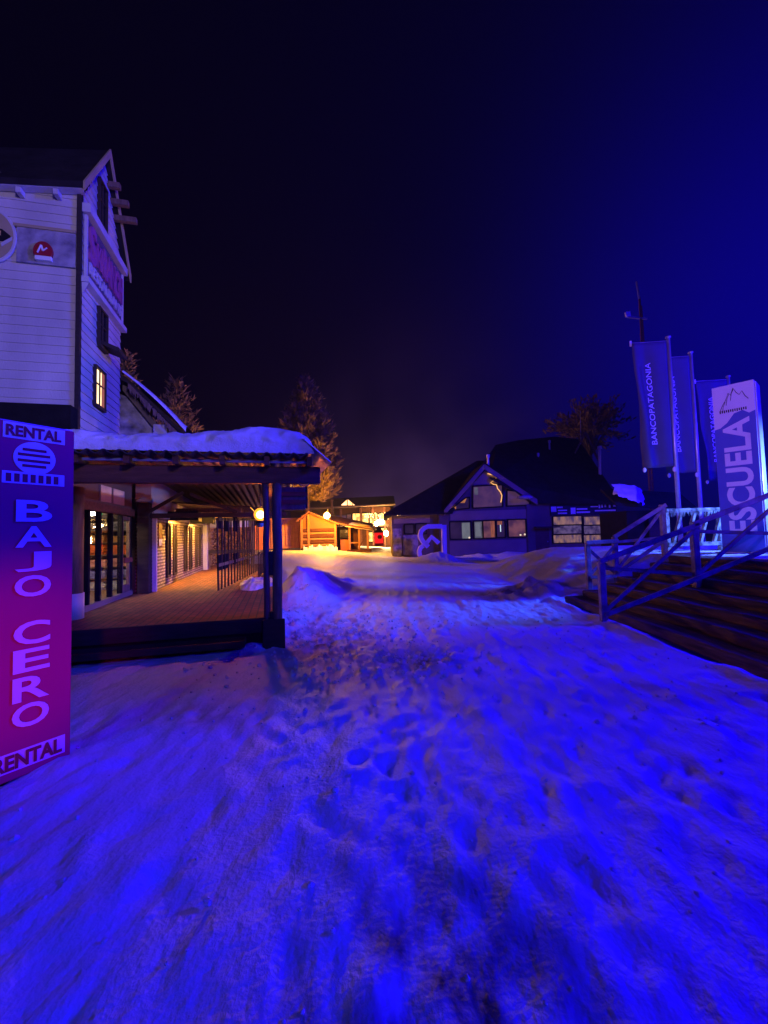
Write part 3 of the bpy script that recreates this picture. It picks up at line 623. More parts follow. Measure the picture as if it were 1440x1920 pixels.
part('post_spacer', MB().box(-.13, -.07, 6.35, 6.45, .40, .50), M['dark'], po, bevel=.01)
part('post', MB().tube([(-3.02, 7.4, .42), (-3.02, 7.4, 2.4)], .15, 14), M['log'], po, smooth=True)
part('post_foot', MB().tube([(-3.02, 7.4, .42), (-3.02, 7.4, .80)], .165, 14), M['trim'], po, smooth=True)
part('post', MB().box(-2.98, -2.74, 10.3, 10.55, .42, 2.4), M['dark'], po, bevel=.015)
part('beam', MB().box(-5.0, .62, 6.33, 6.47, 2.34, 2.585), M['redwood'], po, bevel=.012)
part('gutter', MB().tube([(-5, 6.20, 2.63), (.45, 6.20, 2.63)], .022, 8), M['metal'], po)
part('beam', MB().box(-4.2, .2, 10.35, 10.5, 2.06, 2.16), M['dark'], po)
part('beam', MB().box(-.22, -.08, 6.47, 16.5, 2.36, 2.50), M['dark'], po, bevel=.01)
for k in range(9):
    x = -4.2+.58*k; part('rafter', MB().bar((x, 6.05, 2.62), (x, 11, 2.93), .07, .12), M['redwood'], po)
part('brace', MB().bar((-2.86, 10.3, 2.12), (-2.05, 10.3, 2.62), .05, .07), M['dark'], po); part('brace', MB().bar((-1.9, 10.3, 2.58), (-.9, 10.3, 2.16), .05, .07), M['dark'], po)
nx = 260; xs = np.linspace(-4.6, .42, nx); ys = np.linspace(5.98, 17.6, 8); XX, YY = np.meshgrid(xs, ys)
ZZ = 2.70+np.minimum(YY-5.98, 5)*.062-np.maximum(YY-11, 0)*.03+.026*np.sin(XX*2*math.pi/.18)
mb = MB().grid(XX, YY, ZZ); o = part('corrugated_roof', mb, M['corr'], po, smooth=True); so = o.modifiers.new('thick', 'SOLIDIFY'); so.thickness = .012
part('verge_sheet', MB().slab([(.36, 5.95, 2.93), (.74, 5.95, 2.60), (.74, 11.9, 2.9), (.36, 11.9, 3.2)], .02), M['metal'], po)
part('hung_board', MB().box(.02, .42, 6.72, 6.80, 1.98, 2.33), M['log'], po, bevel=.01)
for z in (2.07, 2.19): part('hung_board_batten', MB().box(.0, .44, 6.69, 6.718, z, z+.06), M['ochre'], po)
for x in (.0, .42): part('hanger', MB().box(x, x+.035, 6.73, 6.79, 2.0, 2.345), M['dark'], po)
# snow slab on the porch roof
nu, nv = 150, 34
U, V = np.meshgrid(np.linspace(-1, 1, nu), np.linspace(0, 1, nv))
ang = V*math.pi*.5
XX = -2.12+2.66*U*(1-.015*(1-np.sin(ang))); H = (.26+.11*sstep(-.15, .75, U))*(1+.30*fbm(U*5, V*2+3, 3))
endr = np.clip(1-np.clip((U-.80)/.20, 0, 1)**2.6, 0, 1)**.55
front = .06+.34*np.sin(ang)**1.0
YY = 6.0-.07*np.sin(ang*2)+np.where(V < .6, (1-np.cos(V/.6*math.pi/2))*.35, .35+(V-.6)/.4*5.6)+.08*fbm(U*13, V*5)*np.minimum(1, .3+V*4)
ZZ = 2.715+(YY-5.98)*.062+H*endr*np.where(V < .6, np.sin(V/.6*math.pi/2)**.75, 1)+.05*fbm(U*17, V*7)*np.minimum(1, V*5)+.012*np.sin(XX*2*math.pi/.36+2*fbm(U*8, V*2))*np.exp(-(V/.35)**2)*np.minimum(1, V*8)
solo('roof_snow', MB().grid(XX, YY, ZZ), M['roof_snow'], 'thick rounded slab of snow lying on the porch roof', 'snow', (-2, 7, 2.7), street=True, smooth=True)

# hanging lantern
LX, LY, LZ = -.31, 8.15, 1.985
la = thing('lantern', 'glowing orange globe lantern with teal bowl hanging under the porch roof', 'lantern', (LX, LY, LZ-.2), street=True)
part('bulb', MB().ball((LX, LY, LZ), .07, 1, 20, 14), M['lamp_warm'], la, smooth=True); part('globe', MB().ball((LX, LY, LZ+.005), .118, 1, 24, 16), shellmat('orange_halo_shell', (1.0, .28, .025), 3.2, .5), la, smooth=True)  # outer globe: see-through shell whose orange emission paints the halo round the bulb
part('collar', MB().lathe((LX, LY, LZ-.125), [(.03, .03), (.075, .02), (.08, -.01), (.07, -.03), (.0, -.03)]), M['black'], la, smooth=True)
part('bowl', MB().lathe((LX, LY, LZ-.157), [(.068, 0), (.066, -.03), (.048, -.06), (.02, -.075), (0, -.078)]), M['teal'], la, smooth=True)
part('chain', MB().tube([(LX, LY, LZ+.12), (LX, LY, 2.84)], .008, 6), M['black'], la)

# ---- ski shop bay
sh = thing('ski_shop', 'glazed shop front full of folded clothes beside the porch posts', 'shop', (-3.1, 9, .42), street=True)
def wx(py0, py1): return 0
part('sill', MB().box(-3.16, -3.05, 7.6, 10.3, .42, .52), M['plaster2'], sh); part('head_beam', MB().box(-3.2, -3.02, 7.6, 10.3, 2.10, 2.24), M['redwood'], sh)
part('upper_wall', MB().box(-3.3, -3.08, 7.55, 10.3, 2.24, 3.1), M['plaster2'], sh)
mb = MB()
for y0, y1 in ((8.55, 9.05), (9.15, 9.75)): mb.box(-3.075, -3.05, y0, y1, 2.29, 2.58)
part('upper_panel', mb, M['trim'], sh)
for y in (7.62, 8.15, 8.62, 9.17, 9.70, 10.26): part('mullion', MB().box(-3.15, -3.07, y-.035, y+.035, .52, 2.10), M['blackwood'], sh)
part('shop_window', MB().box(-3.115, -3.105, 7.66, 9.66, .52, 2.10), M['glass'], sh)
dr = part('door', MB().box(-3.14, -3.08, 9.74, 9.80, .5, 2.08).box(-3.14, -3.08, 10.16, 10.22, .5, 2.08).box(-3.14, -3.08, 9.8, 10.16, .5, .66).box(-3.14, -3.08, 9.8, 10.16, 2.0, 2.08), M['log'], sh)
part('push_bar', MB().box(-3.06, -3.03, 9.76, 10.22, 1.12, 1.22), M['ochre'], dr); part('pane', MB().box(-3.115, -3.105, 9.8, 10.16, .66, 2.0), M['glass'], dr)
part('interior_wall', MB().box(-5.4, -5.3, 7.5, 11.6, .42, 2.6), M['cream'], sh); part('interior_wall', MB().box(-5.3, -3.15, 11.5, 11.6, .42, 2.6), M['cream'], sh); part('interior_wall', MB().box(-5.3, -3.3, 7.5, 7.55, .42, 2.6), M['plaster'], sh)
part('ceiling', MB().box(-5.4, -3.12, 7.5, 11.6, 2.36, 2.40), M['cream'], sh); part('interior_floor', MB().box(-5.3, -3.17, 7.55, 11.5, .421, .47), M['log'], sh); part('partition', MB().box(-3.17, -3.12, 10.3, 11.5, .42, 2.4), M['plaster'], sh)
part('ceiling_lamp', MB().lathe((-3.55, 9.4, 2.14), [(.0, -.07), (.16, -.05), (.22, .0), (.20, .03), (0, .04)], 20), M['lamp_shop'], sh, smooth=True); part('strip_lamp', MB().box(-4.9, -3.6, 10.0, 10.06, 2.30, 2.34), M['lamp_shop'], sh)
sf = thing('display_shelf', 'dark display shelving standing inside the shop window', 'shelf', (-4.2, 11.3, .47), street=True)
part('back_panel', MB().box(-5.25, -3.25, 11.40, 11.44, .47, 2.2), M['dark'], sf)
for z in (.74, 1.0, 1.27, 1.55, 1.82): part('shelf_board', MB().box(-5.25, -3.25, 10.95, 11.398, z-.018, z), M['log'], sf)
goods = [(.47, .24, (.80, .78, .72), 'white'), (.741, .20, (.30, .28, .62), 'violet'), (1.001, .22, (.85, .36, .30), 'pink'), (1.271, .24, (.80, .17, .03), 'orange'), (1.551, .20, (.70, .34, .10), 'amber'), (1.821, .22, (.45, .45, .55), 'grey')]
gm = {n: mat('folded_cloth_'+n, c, .85, .4, 9, .5, 18) for _, _, c, n in goods}
for z, h, c, n in goods:
    for q, x in enumerate((-5.0, -4.52, -4.04, -3.56)):
        hh = h*random.uniform(.7, 1); w_ = .205; mb = MB(); nl = max(3, int(hh/.04))
        for k in range(nl):
            jx, jy = random.uniform(-.025, .025), random.uniform(-.025, .025); mb.box(x-w_+jx, x+w_+jx, 10.98+jy, 11.36, z+hh*k/nl, z+hh*(k+.93)/nl)
        pos = ('at the left end', 'second from left', 'third from left', 'nearest the door')[q]
        solo('clothes_stack', mb, gm[n], '%s folded clothes in the shop window, stack %s' % (n, pos), 'clothes', (x, 11.2, z), street=True, group='folded clothes on the shop shelves', bevel=.012)
ex = thing('exit_sign', 'small green exit sign glowing behind the shop glass', 'exit sign', (-3.52, 9.7, 2.15), street=True)
part('body', MB().box(-3.62, -3.44, 9.70, 9.72, 2.10, 2.24), M['exit'], ex); part('bracket', MB().box(-3.54, -3.52, 9.705, 9.715, 2.24, 2.36), M['metal'], ex)
mb = MB(); mb.box(-3.60, -3.53, 9.694, 9.699, 2.13, 2.16).box(-3.58, -3.55, 9.694, 9.699, 2.16, 2.21).box(-3.51, -3.46, 9.694, 9.699, 2.13, 2.15).box(-3.51, -3.46, 9.694, 9.699, 2.18, 2.20); part('pictogram', mb, M['white'], ex)

# ---- brick building along the walkway
bk = thing('brick_shop', 'low warm-lit brick shop with narrow dark windows and cream gable along the walkway', 'building', (-2.8, 11, .42), street=True)
part('brick_wall', MB().box(-3.1, -2.75, 10.62, 17.4, .42, 2.10), M['brick'], bk)
part('frieze', MB().box(-3.1, -2.72, 10.62, 17.4, 2.102, 2.22), M['cream'], bk)
part('upper_wall', MB().prism([(10.62, 2.222), (17.4, 2.222), (17.4, 2.5), (14.0, 3.3), (10.62, 3.3)], 'x', -3.1, -2.78), M['cream'], bk)
part('corner_board', MB().box(-2.74, -2.66, 10.56, 10.66, .42, 2.1), M['trim'], bk); part('corner_board', MB().box(-2.76, -2.60, 17.3, 17.5, .42, 2.1), M['trim'], bk)
for i, (y0, y1) in enumerate(((11.85, 12.1), (12.55, 12.8), (13.95, 14.2), (14.7, 14.95), (15.7, 15.9), (16.4, 16.6))):
    w = part('window', MB().box(-2.752, -2.70, y0-.05, y0, .62, 2.0).box(-2.752, -2.70, y1, y1+.05, .62, 2.0).box(-2.752, -2.70, y0, y1, 1.95, 2.0).box(-2.752, -2.70, y0, y1, .62, .68), M['dark'], bk)
    part('pane', MB().box(-2.748, -2.735, y0, y1, .68, 1.95), M['pane'], w)
ps = thing('poster', 'small red and white poster fixed to the slim brick wall', 'poster', (-2.74, 11.2, 1.6), street=True)
part('sheet', MB().box(-2.748, -2.735, 11.08, 11.40, 1.42, 1.98), M['red'], ps); part('white_strip', MB().box(-2.734, -2.731, 11.10, 11.38, 1.44, 1.60), M['white'], ps)
wlp = thing('wall_lamp', 'bright warm lamp held out high on the brick shop wall', 'lamp', (-2.25, 12.35, 2.2), street=True)
part('shade', MB().box(-2.775, -2.05, 12.1, 12.6, 2.28, 2.31), M['black'], wlp); part('shade', MB().box(-2.06, -2.03, 12.08, 12.62, 2.05, 2.279), M['black'], wlp); part('front_baffle', MB().box(-2.775, -2.062, 12.08, 12.11, 2.07, 2.279), M['black'], wlp); part('bulb', MB().box(-2.42, -2.14, 12.2, 12.5, 2.20, 2.275), M['lamp_wall'], wlp)  # side and front plates added to keep lamplight off the deck and snow
wl2 = copy_tree(wlp); wl2.location = S(-2.25, 14.95, 2.2); wl2['label'] = 'second warm lamp on the brick shop wall, deeper along the walkway'
for q_ in (wlp, wl2): q_['group'] = 'warm lamps on the brick wall'
cl_ = thing('canopy_lamp', 'warm lamp behind the end board of the walkway canopy', 'lamp', (-1.85, 18.3, 2.2), street=True)
part('bulb', MB().ball((-1.85, 18.3, 2.17), .08, 1, 16, 10), M['lamp_wall'], cl_, smooth=True); part('holder', MB().tube([(-1.85, 18.3, 2.24), (-1.85, 18.3, 2.46)], .03, 8), M['black'], cl_)
# far canopy of the walkway
cn = thing('walkway_canopy', 'slatted timber canopy over the far end of the walkway', 'canopy', (-1.8, 18, 2.1), street=True)
for k in range(7): y = 12.6+.75*k; part('slat', MB().box(-2.7, -1.0, y, y+.10, 2.30-.0*k, 2.42), M['log'], cn)
part('roof_sheet', MB().slab([(-2.75, 12.4, 2.60), (-.75, 12.4, 2.45), (-.75, 18.4, 2.45), (-2.75, 18.4, 2.60)], .04), M['corr'], cn)
part('end_board', MB().box(-2.7, -1.0, 17.9, 18.0, 2.02, 2.30), M['trim'], cn)
for x in (-2.65, -1.0): part('post', MB().box(x-.06, x+.06, 17.85, 17.98, .42, 2.3), M['log'], cn)
# picket screen along the walkway
pf = thing('picket_screen', 'tall picket screen of dark thin posts with blank boards along the walkway edge', 'fence', (-1.2, 11, .42), street=True)
for k in range(17):
    t = k/16; y = 10.15+5.6*t**1.08; x = -1.30+.62*t
    part('picket', MB().tube([(x, y, .40), (x+random.uniform(-.02, .02), y, 2.02+.25*t)], .022, 6), M['dark'], pf)
for t0, t1, z0, z1 in ((0.0, .06, .86, 1.20), (.10, .16, .86, 1.20), (.02, .06, 1.80, 2.06), (.12, .19, 1.74, 2.06), (.3, .38, .90, 1.18), (.30, .36, 1.75, 2.15)):
    a = (-1.30+.62*t0, 10.15+5.6*t0**1.08); b = (-1.30+.62*t1, 10.15+5.6*t1**1.08)
    part('board', MB().bar((a[0], a[1]-.06, (z0+z1)/2), (b[0], b[1]+.2, (z0+z1)/2), .03, z1-z0), M['blackwood'], pf)
part('rail', MB().bar((-1.30, 10.1, .98), (-.68, 15.8, .98), .05, .07), M['log'], pf); part('rail', MB().bar((-1.30, 10.1, 2.0), (-.68, 15.8, 2.22), .05, .07), M['dark'], pf)
for k in range(9): part('picket', MB().bar((-.55+.02*k, 12.9+.55*k, .2), (-.55+.02*k, 12.9+.55*k, 1.15), .035), M['dark'], pf)
part('rail', MB().bar((-.55, 12.9, 1.12), (-.38, 17.4, 1.12), .05), M['dark'], pf)
part('cross_rail', MB().box(-2.7, -1.0, 17.7, 17.78, 1.0, 1.14), M['dark'], pf)
U, V = np.meshgrid(np.linspace(-1, 1, 34), np.linspace(-1, 1, 60)); mb = MB()
hh = np.clip(1-(U**2+V**2)+.9*fbm(U*2+9, V*3, 3), 0, 1.4)
mb.grid(-.52+.40*U, 11.2+1.55*V, .415+.11*hh**.6*(1+.5*fbm(U*3, V*5, 3)))
solo('snow_heap', mb, M['pile'], 'dirty snow heaped on the deck edge at the foot of the picket screen', 'snow', (-.4, 11, .4), street=True, smooth=True)

# ---- vertical rental sign
SGB = (-2.26-.237*.527, 3.1-.237*.85, .02)
sg = thing('rental_sign', 'tall red pillar sign with stacked white letters standing in the near snow', 'sign', SGB, rot=58.2)
HW = .237
part('panel', MB().box(-HW, HW, 0, .07, .02, 2.35), M['signred'], sg, bevel=.008)
part('frame', MB().box(-HW-.012, HW+.012, .07, .09, .0, 2.37), M['metal'], sg); part('foot', MB().box(-HW, HW, -.10, .25, -.05, .0), M['black'], sg)
def zt(y): return 1.55-(y-1019)*2.93/800-.02
for ch, a, b in (('B', 936, 979), ('A', 984, 1026), ('J', 1031, 1070), ('O', 1074, 1116), ('C', 1157, 1202), ('E', 1206, 1250), ('R', 1255, 1301), ('O', 1303, 1347)):
    text(ch, .20, zt(a)-zt(b)-.012, (-.10, -.012, zt(b)+.006), (1, 0, 0), (0, 0, 1), M['white'], sg, bold=.02, depth=.004)
DKR = mat('dark_red_print', (.30, .02, .05), .5, .1, 2)
part('band', MB().box(-.174, .174, -.006, -.001, zt(826), zt(797)), M['white'], sg); text('RENTAL', .31, .075, (-.16, -.008, zt(822)), (1, 0, 0), (0, 0, 1), DKR, sg, bold=.03)
disc = MB(); n = 40; disc.prism([(.118*math.cos(2*math.pi*k/n), (zt(834)+zt(884))/2+.112*math.sin(2*math.pi*k/n)) for k in range(n)], 'y', -.008, -.001); em = part('round_emblem', disc, M['white'], sg)
mb = MB(); zc = (zt(834)+zt(884))/2
for z, w_ in ((.055, .07), (.02, .095), (-.02, .095), (-.055, .07)): mb.box(-w_, w_*.9, -.012, -.0085, zc+z-.009, zc+z+.009)
part('emblem_marks', mb, DKR, em)
part('band', MB().box(-.174, .174, -.006, -.001, zt(908), zt(886)), M['white'], sg)
mb = MB()
for k in range(7): mb.box(-.155+.044*k, -.155+.044*k+.028, -.009, -.0065, zt(905), zt(890))
part('band_marks', mb, DKR, sg)
part('band', MB().box(-.20, .20, -.006, -.001, zt(1416), zt(1383)), M['white'], sg); text('RENTAL', .37, .095, (-.19, -.009, zt(1412)), (1, 0, 0), (0, 0, 1), DKR, sg, bold=.03)

# ================================================================== LEFT: tall clapboard building (street frame)
TX = -4.55
tw = thing('tall_house', 'tall narrow gabled house with pale clapboard front towering over the porch', 'house', (TX, 11.4, 0), street=True)
part('core_wall', MB().box(-9.4, TX-.02, 11.42, 14.05, 0, 10.0), M['plaster2'], tw)
mb = MB(); n = 0; z = 4.72; random.seed(11)
while z < 10.2:
    h = .215; z1 = min(z+h, 10.3)
    mb.add([(-9.4, 11.388, z), (TX-.07, 11.388, z), (TX-.07, 11.412, z1), (-9.4, 11.412, z1), (-9.4, 11.42, z), (TX-.07, 11.42, z)], [(0, 1, 2, 3), (0, 4, 5, 1)]); z += h
part('clapboard_front', mb, M['siding'], tw)
part('corner_board', MB().box(TX-.07, TX+.02, 11.34, 11.44, 4.1, 10.12), M['dark'], tw)
# gable side facing the street: clapboards clipped to the gable
def span(z):
    if z < 10.0: return 11.44, 14.05
    k = (z-10.0)/(12.15-10.0); return 11.44+k*1.31, 14.05-k*1.30
mb = MB(); z = 4.1
while z < 12.1:
    z1 = min(z+.215, 12.12); a0, b0 = span(z); a1, b1 = span(z1)
    mb.add([(TX+.03, a0, z), (TX+.03, b0, z), (TX, b1, z1), (TX, a1, z1), (TX, a0, z), (TX, b0, z)], [(0, 1, 2, 3), (0, 4, 5, 1)]); z = z1
part('gable_wall', mb, M['siding'], tw)
part('lower_wall', MB().box(-9.4, TX, 11.43, 14.05, 0, 4.08), M['plaster2'], tw)
for (y0, z0, y1, z1) in ((11.15, 10.18, 12.75, 12.44), (14.5, 9.9, 12.75, 12.44)):
    mb = MB(); mb.slab([(TX+.12, y0, z0), (TX+.12, y1, z1), (-9.8, y1, z1-.9), (-9.8, y0, z0-.62)], .16, (0, 0, -1)); part('roof', mb, M['roof'], tw)
    part('barge_board', MB().slab([(TX+.13, y0, z0+.02), (TX+.17, y0, z0+.02), (TX+.17, y1, z1+.04), (TX+.13, y1, z1+.04)], .24), M['plaster'], tw)
part('eave_soffit', MB().slab([(-9.6, 11.17, 9.44), (TX+.1, 11.17, 10.04), (TX+.1, 11.37, 10.04), (-9.6, 11.37, 9.44)], .03), M['trim'], tw)
for x in (-5.0, -5.75, -6.5, -7.3): part('rafter_tail', MB().box(x-.05, x+.05, 11.18, 11.37, 9.86+(x+4.45)*.117, 9.995+(x+4.45)*.117), M['trim'], tw)
for (y, z, xe) in ((13.0, 11.62, -4.22), (13.25, 11.32, -4.08), (13.5, 11.02, -3.94)): part('purlin_end', MB().box(TX-.05, xe, y-.07, y+.07, z-.08, z+.08), M['log'], tw, bevel=.015)
part('ledge', MB().prism([(11.4, 9.62), (14.05, 9.62), (14.05, 9.84), (11.4, 9.84)], 'x', TX+.02, TX+.20), M['trim'], tw); part('ledge', MB().box(TX+.02, TX+.18, 11.4, 14.08, 7.86, 8.0), M['trim'], tw)
part('sloped_sill', MB().slab([(TX+.02, 11.42, 7.85), (TX+.18, 11.42, 7.85), (TX+.03, 11.42, 7.55)], .001, (0, -1, 0)), M['trim'], tw)
sb = thing('restaurant_sign', 'long dark sign board with pink and pale raised letters on the tall house gable', 'sign', (TX+.05, 12.7, 8.0), street=True)
part('board', MB().box(TX+.032, TX+.07, 11.5, 14.0, 8.02, 9.6), mat('plum_board', (.13, .085, .17), .6, .3, 2), sb)
part('frame', MB().box(TX+.04, TX+.10, 13.93, 14.03, 8.02, 9.6).box(TX+.04, TX+.10, 11.47, 11.55, 8.02, 9.6), M['trim'], sb)
PINK = mat('pink_letters', (.40, .10, .30), .5, .1, 3); PALE = mat('pale_letters', (.55, .52, .66), .5, .1, 3)
text('S', .40, 1.0, (TX+.075, 11.62, 8.52), (0, 1, 0), (0, 0, 1), PINK, sb, bold=.03, depth=.05)
text('KI', .36, .62, (TX+.075, 12.05, 8.66), (0, 1, 0), (0, 0, 1), PINK, sb, bold=.03, depth=.05)
text('RANCH', 1.42, .80, (TX+.075, 12.47, 8.62), (0, 1, 0), (0, 0, 1), PINK, sb, bold=.03, depth=.05)
text('RESTAURANT', 2.2, .30, (TX+.075, 11.66, 8.22), (0, 1, 0), (0, 0, 1), PALE, sb, bold=.02, depth=.04)
def gwin(y0, y1, z0, z1, m, label=None):
    x = TX+.03
    w = part('window', MB().box(x-.02, x+.07, y0-.03, y0, z0-.06, z1+.06).box(x-.02, x+.07, y1, y1+.04, z0-.06, z1+.06).box(x-.02, x+.07, y0, y1, z1, z1+.06).box(x-.02, x+.09, y0, y1, z0-.08, z0).box(x-.02, x+.04, (y0+y1)/2-.02, (y0+y1)/2+.02, z0, z1).box(x-.02, x+.04, y0, y1, (z0*.4+z1*.6)-.015, (z0*.4+z1*.6)+.015), M['dark'], tw, label=label)
    part('pane', MB().box(x-.015, x+.012, y0, y1, z0, z1), m, w)
gwin(12.3, 12.75, 10.05, 11.2, M['pane']); gwin(12.35, 12.85, 6.75, 7.7, M['pane'])
gwin(12.15, 12.75, 5.1, 6.05, emit('bright_window', (1.0, .74, .42), 2.4, .45, 2.5, (1.0, .52, .2)), 'brightly lit window with a reddish curtain edge')
part('curtain', MB().box(TX+.045, TX+.06, 12.60, 12.75, 5.1, 6.05), emit('red_curtain', (.55, .16, .12), .6), tw)
aw = part('window_awning', MB().slab([(TX+.0, 12.45, 6.92), (TX+.0, 13.1, 6.92), (TX+.5, 13.1, 6.72), (TX+.5, 12.45, 6.72)], .10), M['dark'], tw)
# front decorations
sm_ = thing('stone_mural', 'stone-patterned mural band with a red badge on the clapboard front', 'mural', (-5.2, 11.36, 8.2), street=True)
part('band', MB().box(-5.84, -4.64, 11.34, 11.372, 8.14, 8.98), mat('painted_stones', (.44, .42, .46), .8, .6, 3.2, .8, 6, col2=(.17, .15, .20)), sm_); part('top_trim', MB().box(-5.9, -4.63, 11.31, 11.372, 8.98, 9.05), M['plaster'], sm_)
rb = MB(); rb.prism([(-5.28+.20*math.cos(a), 8.42+.24*math.sin(a)) for a in np.linspace(-.5, math.pi+.5, 22)], 'y', 11.27, 11.338); bdg = part('red_badge', rb, M['red'], sm_, bevel=.012)
part('badge_base', MB().box(-5.44, -5.10, 11.26, 11.338, 8.20, 8.30), M['white'], bdg, bevel=.01); part('badge_marks', MB().bar((-5.38, 11.266, 8.36), (-5.31, 11.266, 8.55), .05, .02).bar((-5.31, 11.266, 8.55), (-5.27, 11.266, 8.42), .04, .02).bar((-5.27, 11.266, 8.42), (-5.19, 11.266, 8.50), .03, .02), M['white'], bdg)
oe = thing('oval_sign', 'oval framed beer sign with dark and gold centre at the edge of the clapboard front', 'sign', (-6.3, 11.36, 8.1), street=True)
ov = lambda rx, rz, y0, y1: MB().prism([(-6.33+rx*math.cos(2*math.pi*k/40), 8.68+rz*math.sin(2*math.pi*k/40)) for k in range(40)], 'y', y0, y1)
part('rim', ov(.50, .64, 11.31, 11.372), M['trim'], oe, bevel=.01); part('face', ov(.45, .59, 11.295, 11.309), M['plaster'], oe)
part('dark_centre', MB().prism([(-6.75, 8.55), (-5.98, 8.55), (-5.93, 8.70), (-6.1, 8.84), (-6.75, 8.84)], 'y', 11.285, 11.294), M['black'], oe); part('gold_patch', MB().box(-6.45, -6.12, 11.277, 11.284, 8.68, 8.79), mat('gold_patch', (.75, .52, .14), .4, .2, 5), oe)
part('ribbon', MB().slab([(-6.1, 11.28, 8.42), (-5.9, 11.28, 8.60), (-5.9, 11.28, 8.68), (-6.12, 11.28, 8.50)], .008, (0, 1, 0)), M['trim'], oe)
part('lower_overhang', MB().box(-9.4, TX-.0, 11.0, 11.41, 4.15, 4.70), M['blackwood'], tw)

# smaller house behind with a snow-edged roof
hs = thing('snowy_house', 'smaller house behind with snow sliding off its steep roof edge', 'house', (-4, 15.4, 0), street=True)
part('wall', MB().prism([(-6.2, 3.0), (-3.95, 3.0), (-3.95, 5.3), (-4.75, 6.3), (-6.2, 6.9)], 'y', 15.4, 20), M['stone'], hs)
part('gable_trim', MB().slab([(-4.85, 15.25, 6.75), (-4.85, 15.38, 6.75), (-3.78, 15.38, 5.35), (-3.78, 15.25, 5.35)], .28), M['plaster2'], hs)
part('roof', MB().slab([(-6.2, 14.9, 7.55), (-4.62, 14.9, 6.78), (-2.92, 14.9, 5.08), (-2.92, 20, 5.08), (-4.62, 20, 6.78), (-6.2, 20, 7.55)], .16), M['dark'], hs)
part('column', MB().box(-3.9, -3.5, 15.1, 15.4, 3.0, 5.35), M['trim'], hs); part('balcony', MB().box(-3.45, -2.95, 15.0, 15.4, 4.55, 4.75).box(-3.3, -2.95, 15.0, 15.4, 4.9, 5.0), M['plaster'], hs)
mb = MB(); random.seed(5)
for k in range(60):
    t = random.random(); x = -4.55+1.55*t; mb.add([(x-.04, 14.88, 6.60-1.66*t), (x+.05, 14.88, 6.55-1.66*t), (x+random.uniform(-.05, .05), 14.86, 6.45-1.66*t-random.uniform(.03, .22))], [(0, 1, 2)])
part('icy_fringe', mb, M['log'], hs)
T_, V_ = np.meshgrid(np.linspace(0, 1, 40), np.linspace(0, 1, 14)); th_ = (.10+.12*T_)*np.sin(V_*math.pi)**.6
solo('roof_snow', MB().grid(-4.72+1.86*T_+.0*V_, 14.80+3*V_**2, 6.92-1.86*T_*(.75+.25*T_)+th_*(1+.5*fbm(T_*6, V_*3))), M['roof_snow'], 'curling strip of snow along the steep roof edge of the smaller house', 'snow', (-4, 15, 6), street=True, smooth=True)

# ================================================================== BACKGROUND: containers, log cabin, lodge, trees
def gz(x, y): return float(ground_height(np.array([x]), np.array([y]))[0])
def corrug(x0, x1, y, z0, z1, n, dep=.06):
    mb = MB(); vs = []; st = (x1-x0)/n
    prof = []
    for k in range(n):
        a = x0+k*st; prof += [(a, y), (a+st*.35, y), (a+st*.5, y+dep), (a+st*.85, y+dep)]
    prof.append((x1, y)); m = len(prof)
    mb.add([(p[0], p[1], z0) for p in prof]+[(p[0], p[1], z1) for p in prof], [(i, i+1, m+i+1, m+i) for i in range(m-1)]); return mb
def container(x0, x1, d, z0, z1, m, label, dep=2.4):
    t = thing('shipping_container', label, 'container', ((x0+x1)/2, d, z0), rot=None, group='containers behind the walkway')
    part('corrugated_side', corrug(x0+.12, x1-.12, d+.02, z0+.15, z1-.15, max(5, int((x1-x0)/.33))), m, t)
    part('body', MB().box(x0+.05, x1-.05, d+.12, d+dep, z0+.05, z1-.06), m, t)
    for (a, b, c, e) in ((x0, x1, z0, z0+.16), (x0, x1, z1-.15, z1)): part('frame_rail', MB().box(a, b, d-.02, d+.1, c, e), m, t)
    for a in (x0, x1-.13): part('corner_post', MB().box(a, a+.13, d-.03, d+.1, z0+.16, z1-.15), m, t)
z0 = at(548, 1028, 37).z
container(at(529, 1000, 37).x-1.4, at(565, 1000, 37).x, 37, z0, at(548, 971, 37).z, M['container'], 'orange corrugated container standing beside the log cabin')
container(at(463, 1000, 31).x, at(476, 1000, 31).x, 31, at(470, 1034, 31).z, at(470, 984, 31).z, M['rust'], 'rusty red container seen through the picket screen', 3)

# log cabin with porch
CD = 36.0
lc = thing('log_cabin', 'small log-striped cabin with gabled roof and open porch under the street lamp', 'cabin', (-5, CD, .45), rot=None)
cx0, cx1 = at(566, 1000, CD).x, at(629, 1000, CD).x; cz0 = at(600, 1031, CD).z-.15; pkx = at(580, 957, CD).x; pkz = at(580, 962, CD).z; ez0 = at(568, 974, CD).z; ez1 = at(631, 981, CD).z
part('wall', MB().prism([(cx0, cz0), (cx1, cz0), (cx1, ez1), (pkx, pkz), (cx0, ez0)], 'y', CD+.04, CD+5), M['ochre'], lc)
zb0, zb1 = cz0+.15, at(600, 991, CD).z; nb = 7; zk = [zb0]
for k in range(nb): zk.append(zk[-1]+(1.3 if k % 2 == 0 else .8))
zk = [zb0+(q-zb0)*(zb1-zb0)/(zk[-1]-zb0) for q in zk]
for k in range(nb):
    a = zk[k]; mb = MB(); m_ = 10; hgt = zk[k+1]-zk[k]
    mb.prism([(CD+.04-.11*math.sin(math.pi*j/m_), a+hgt*(.5-.5*math.cos(math.pi*j/m_))) for j in range(m_+1)], 'x', cx0+.02, cx1-.02)
    part('log_course', mb, M['board_d'] if k % 2 == 0 else M['board_l'], lc, smooth=False)
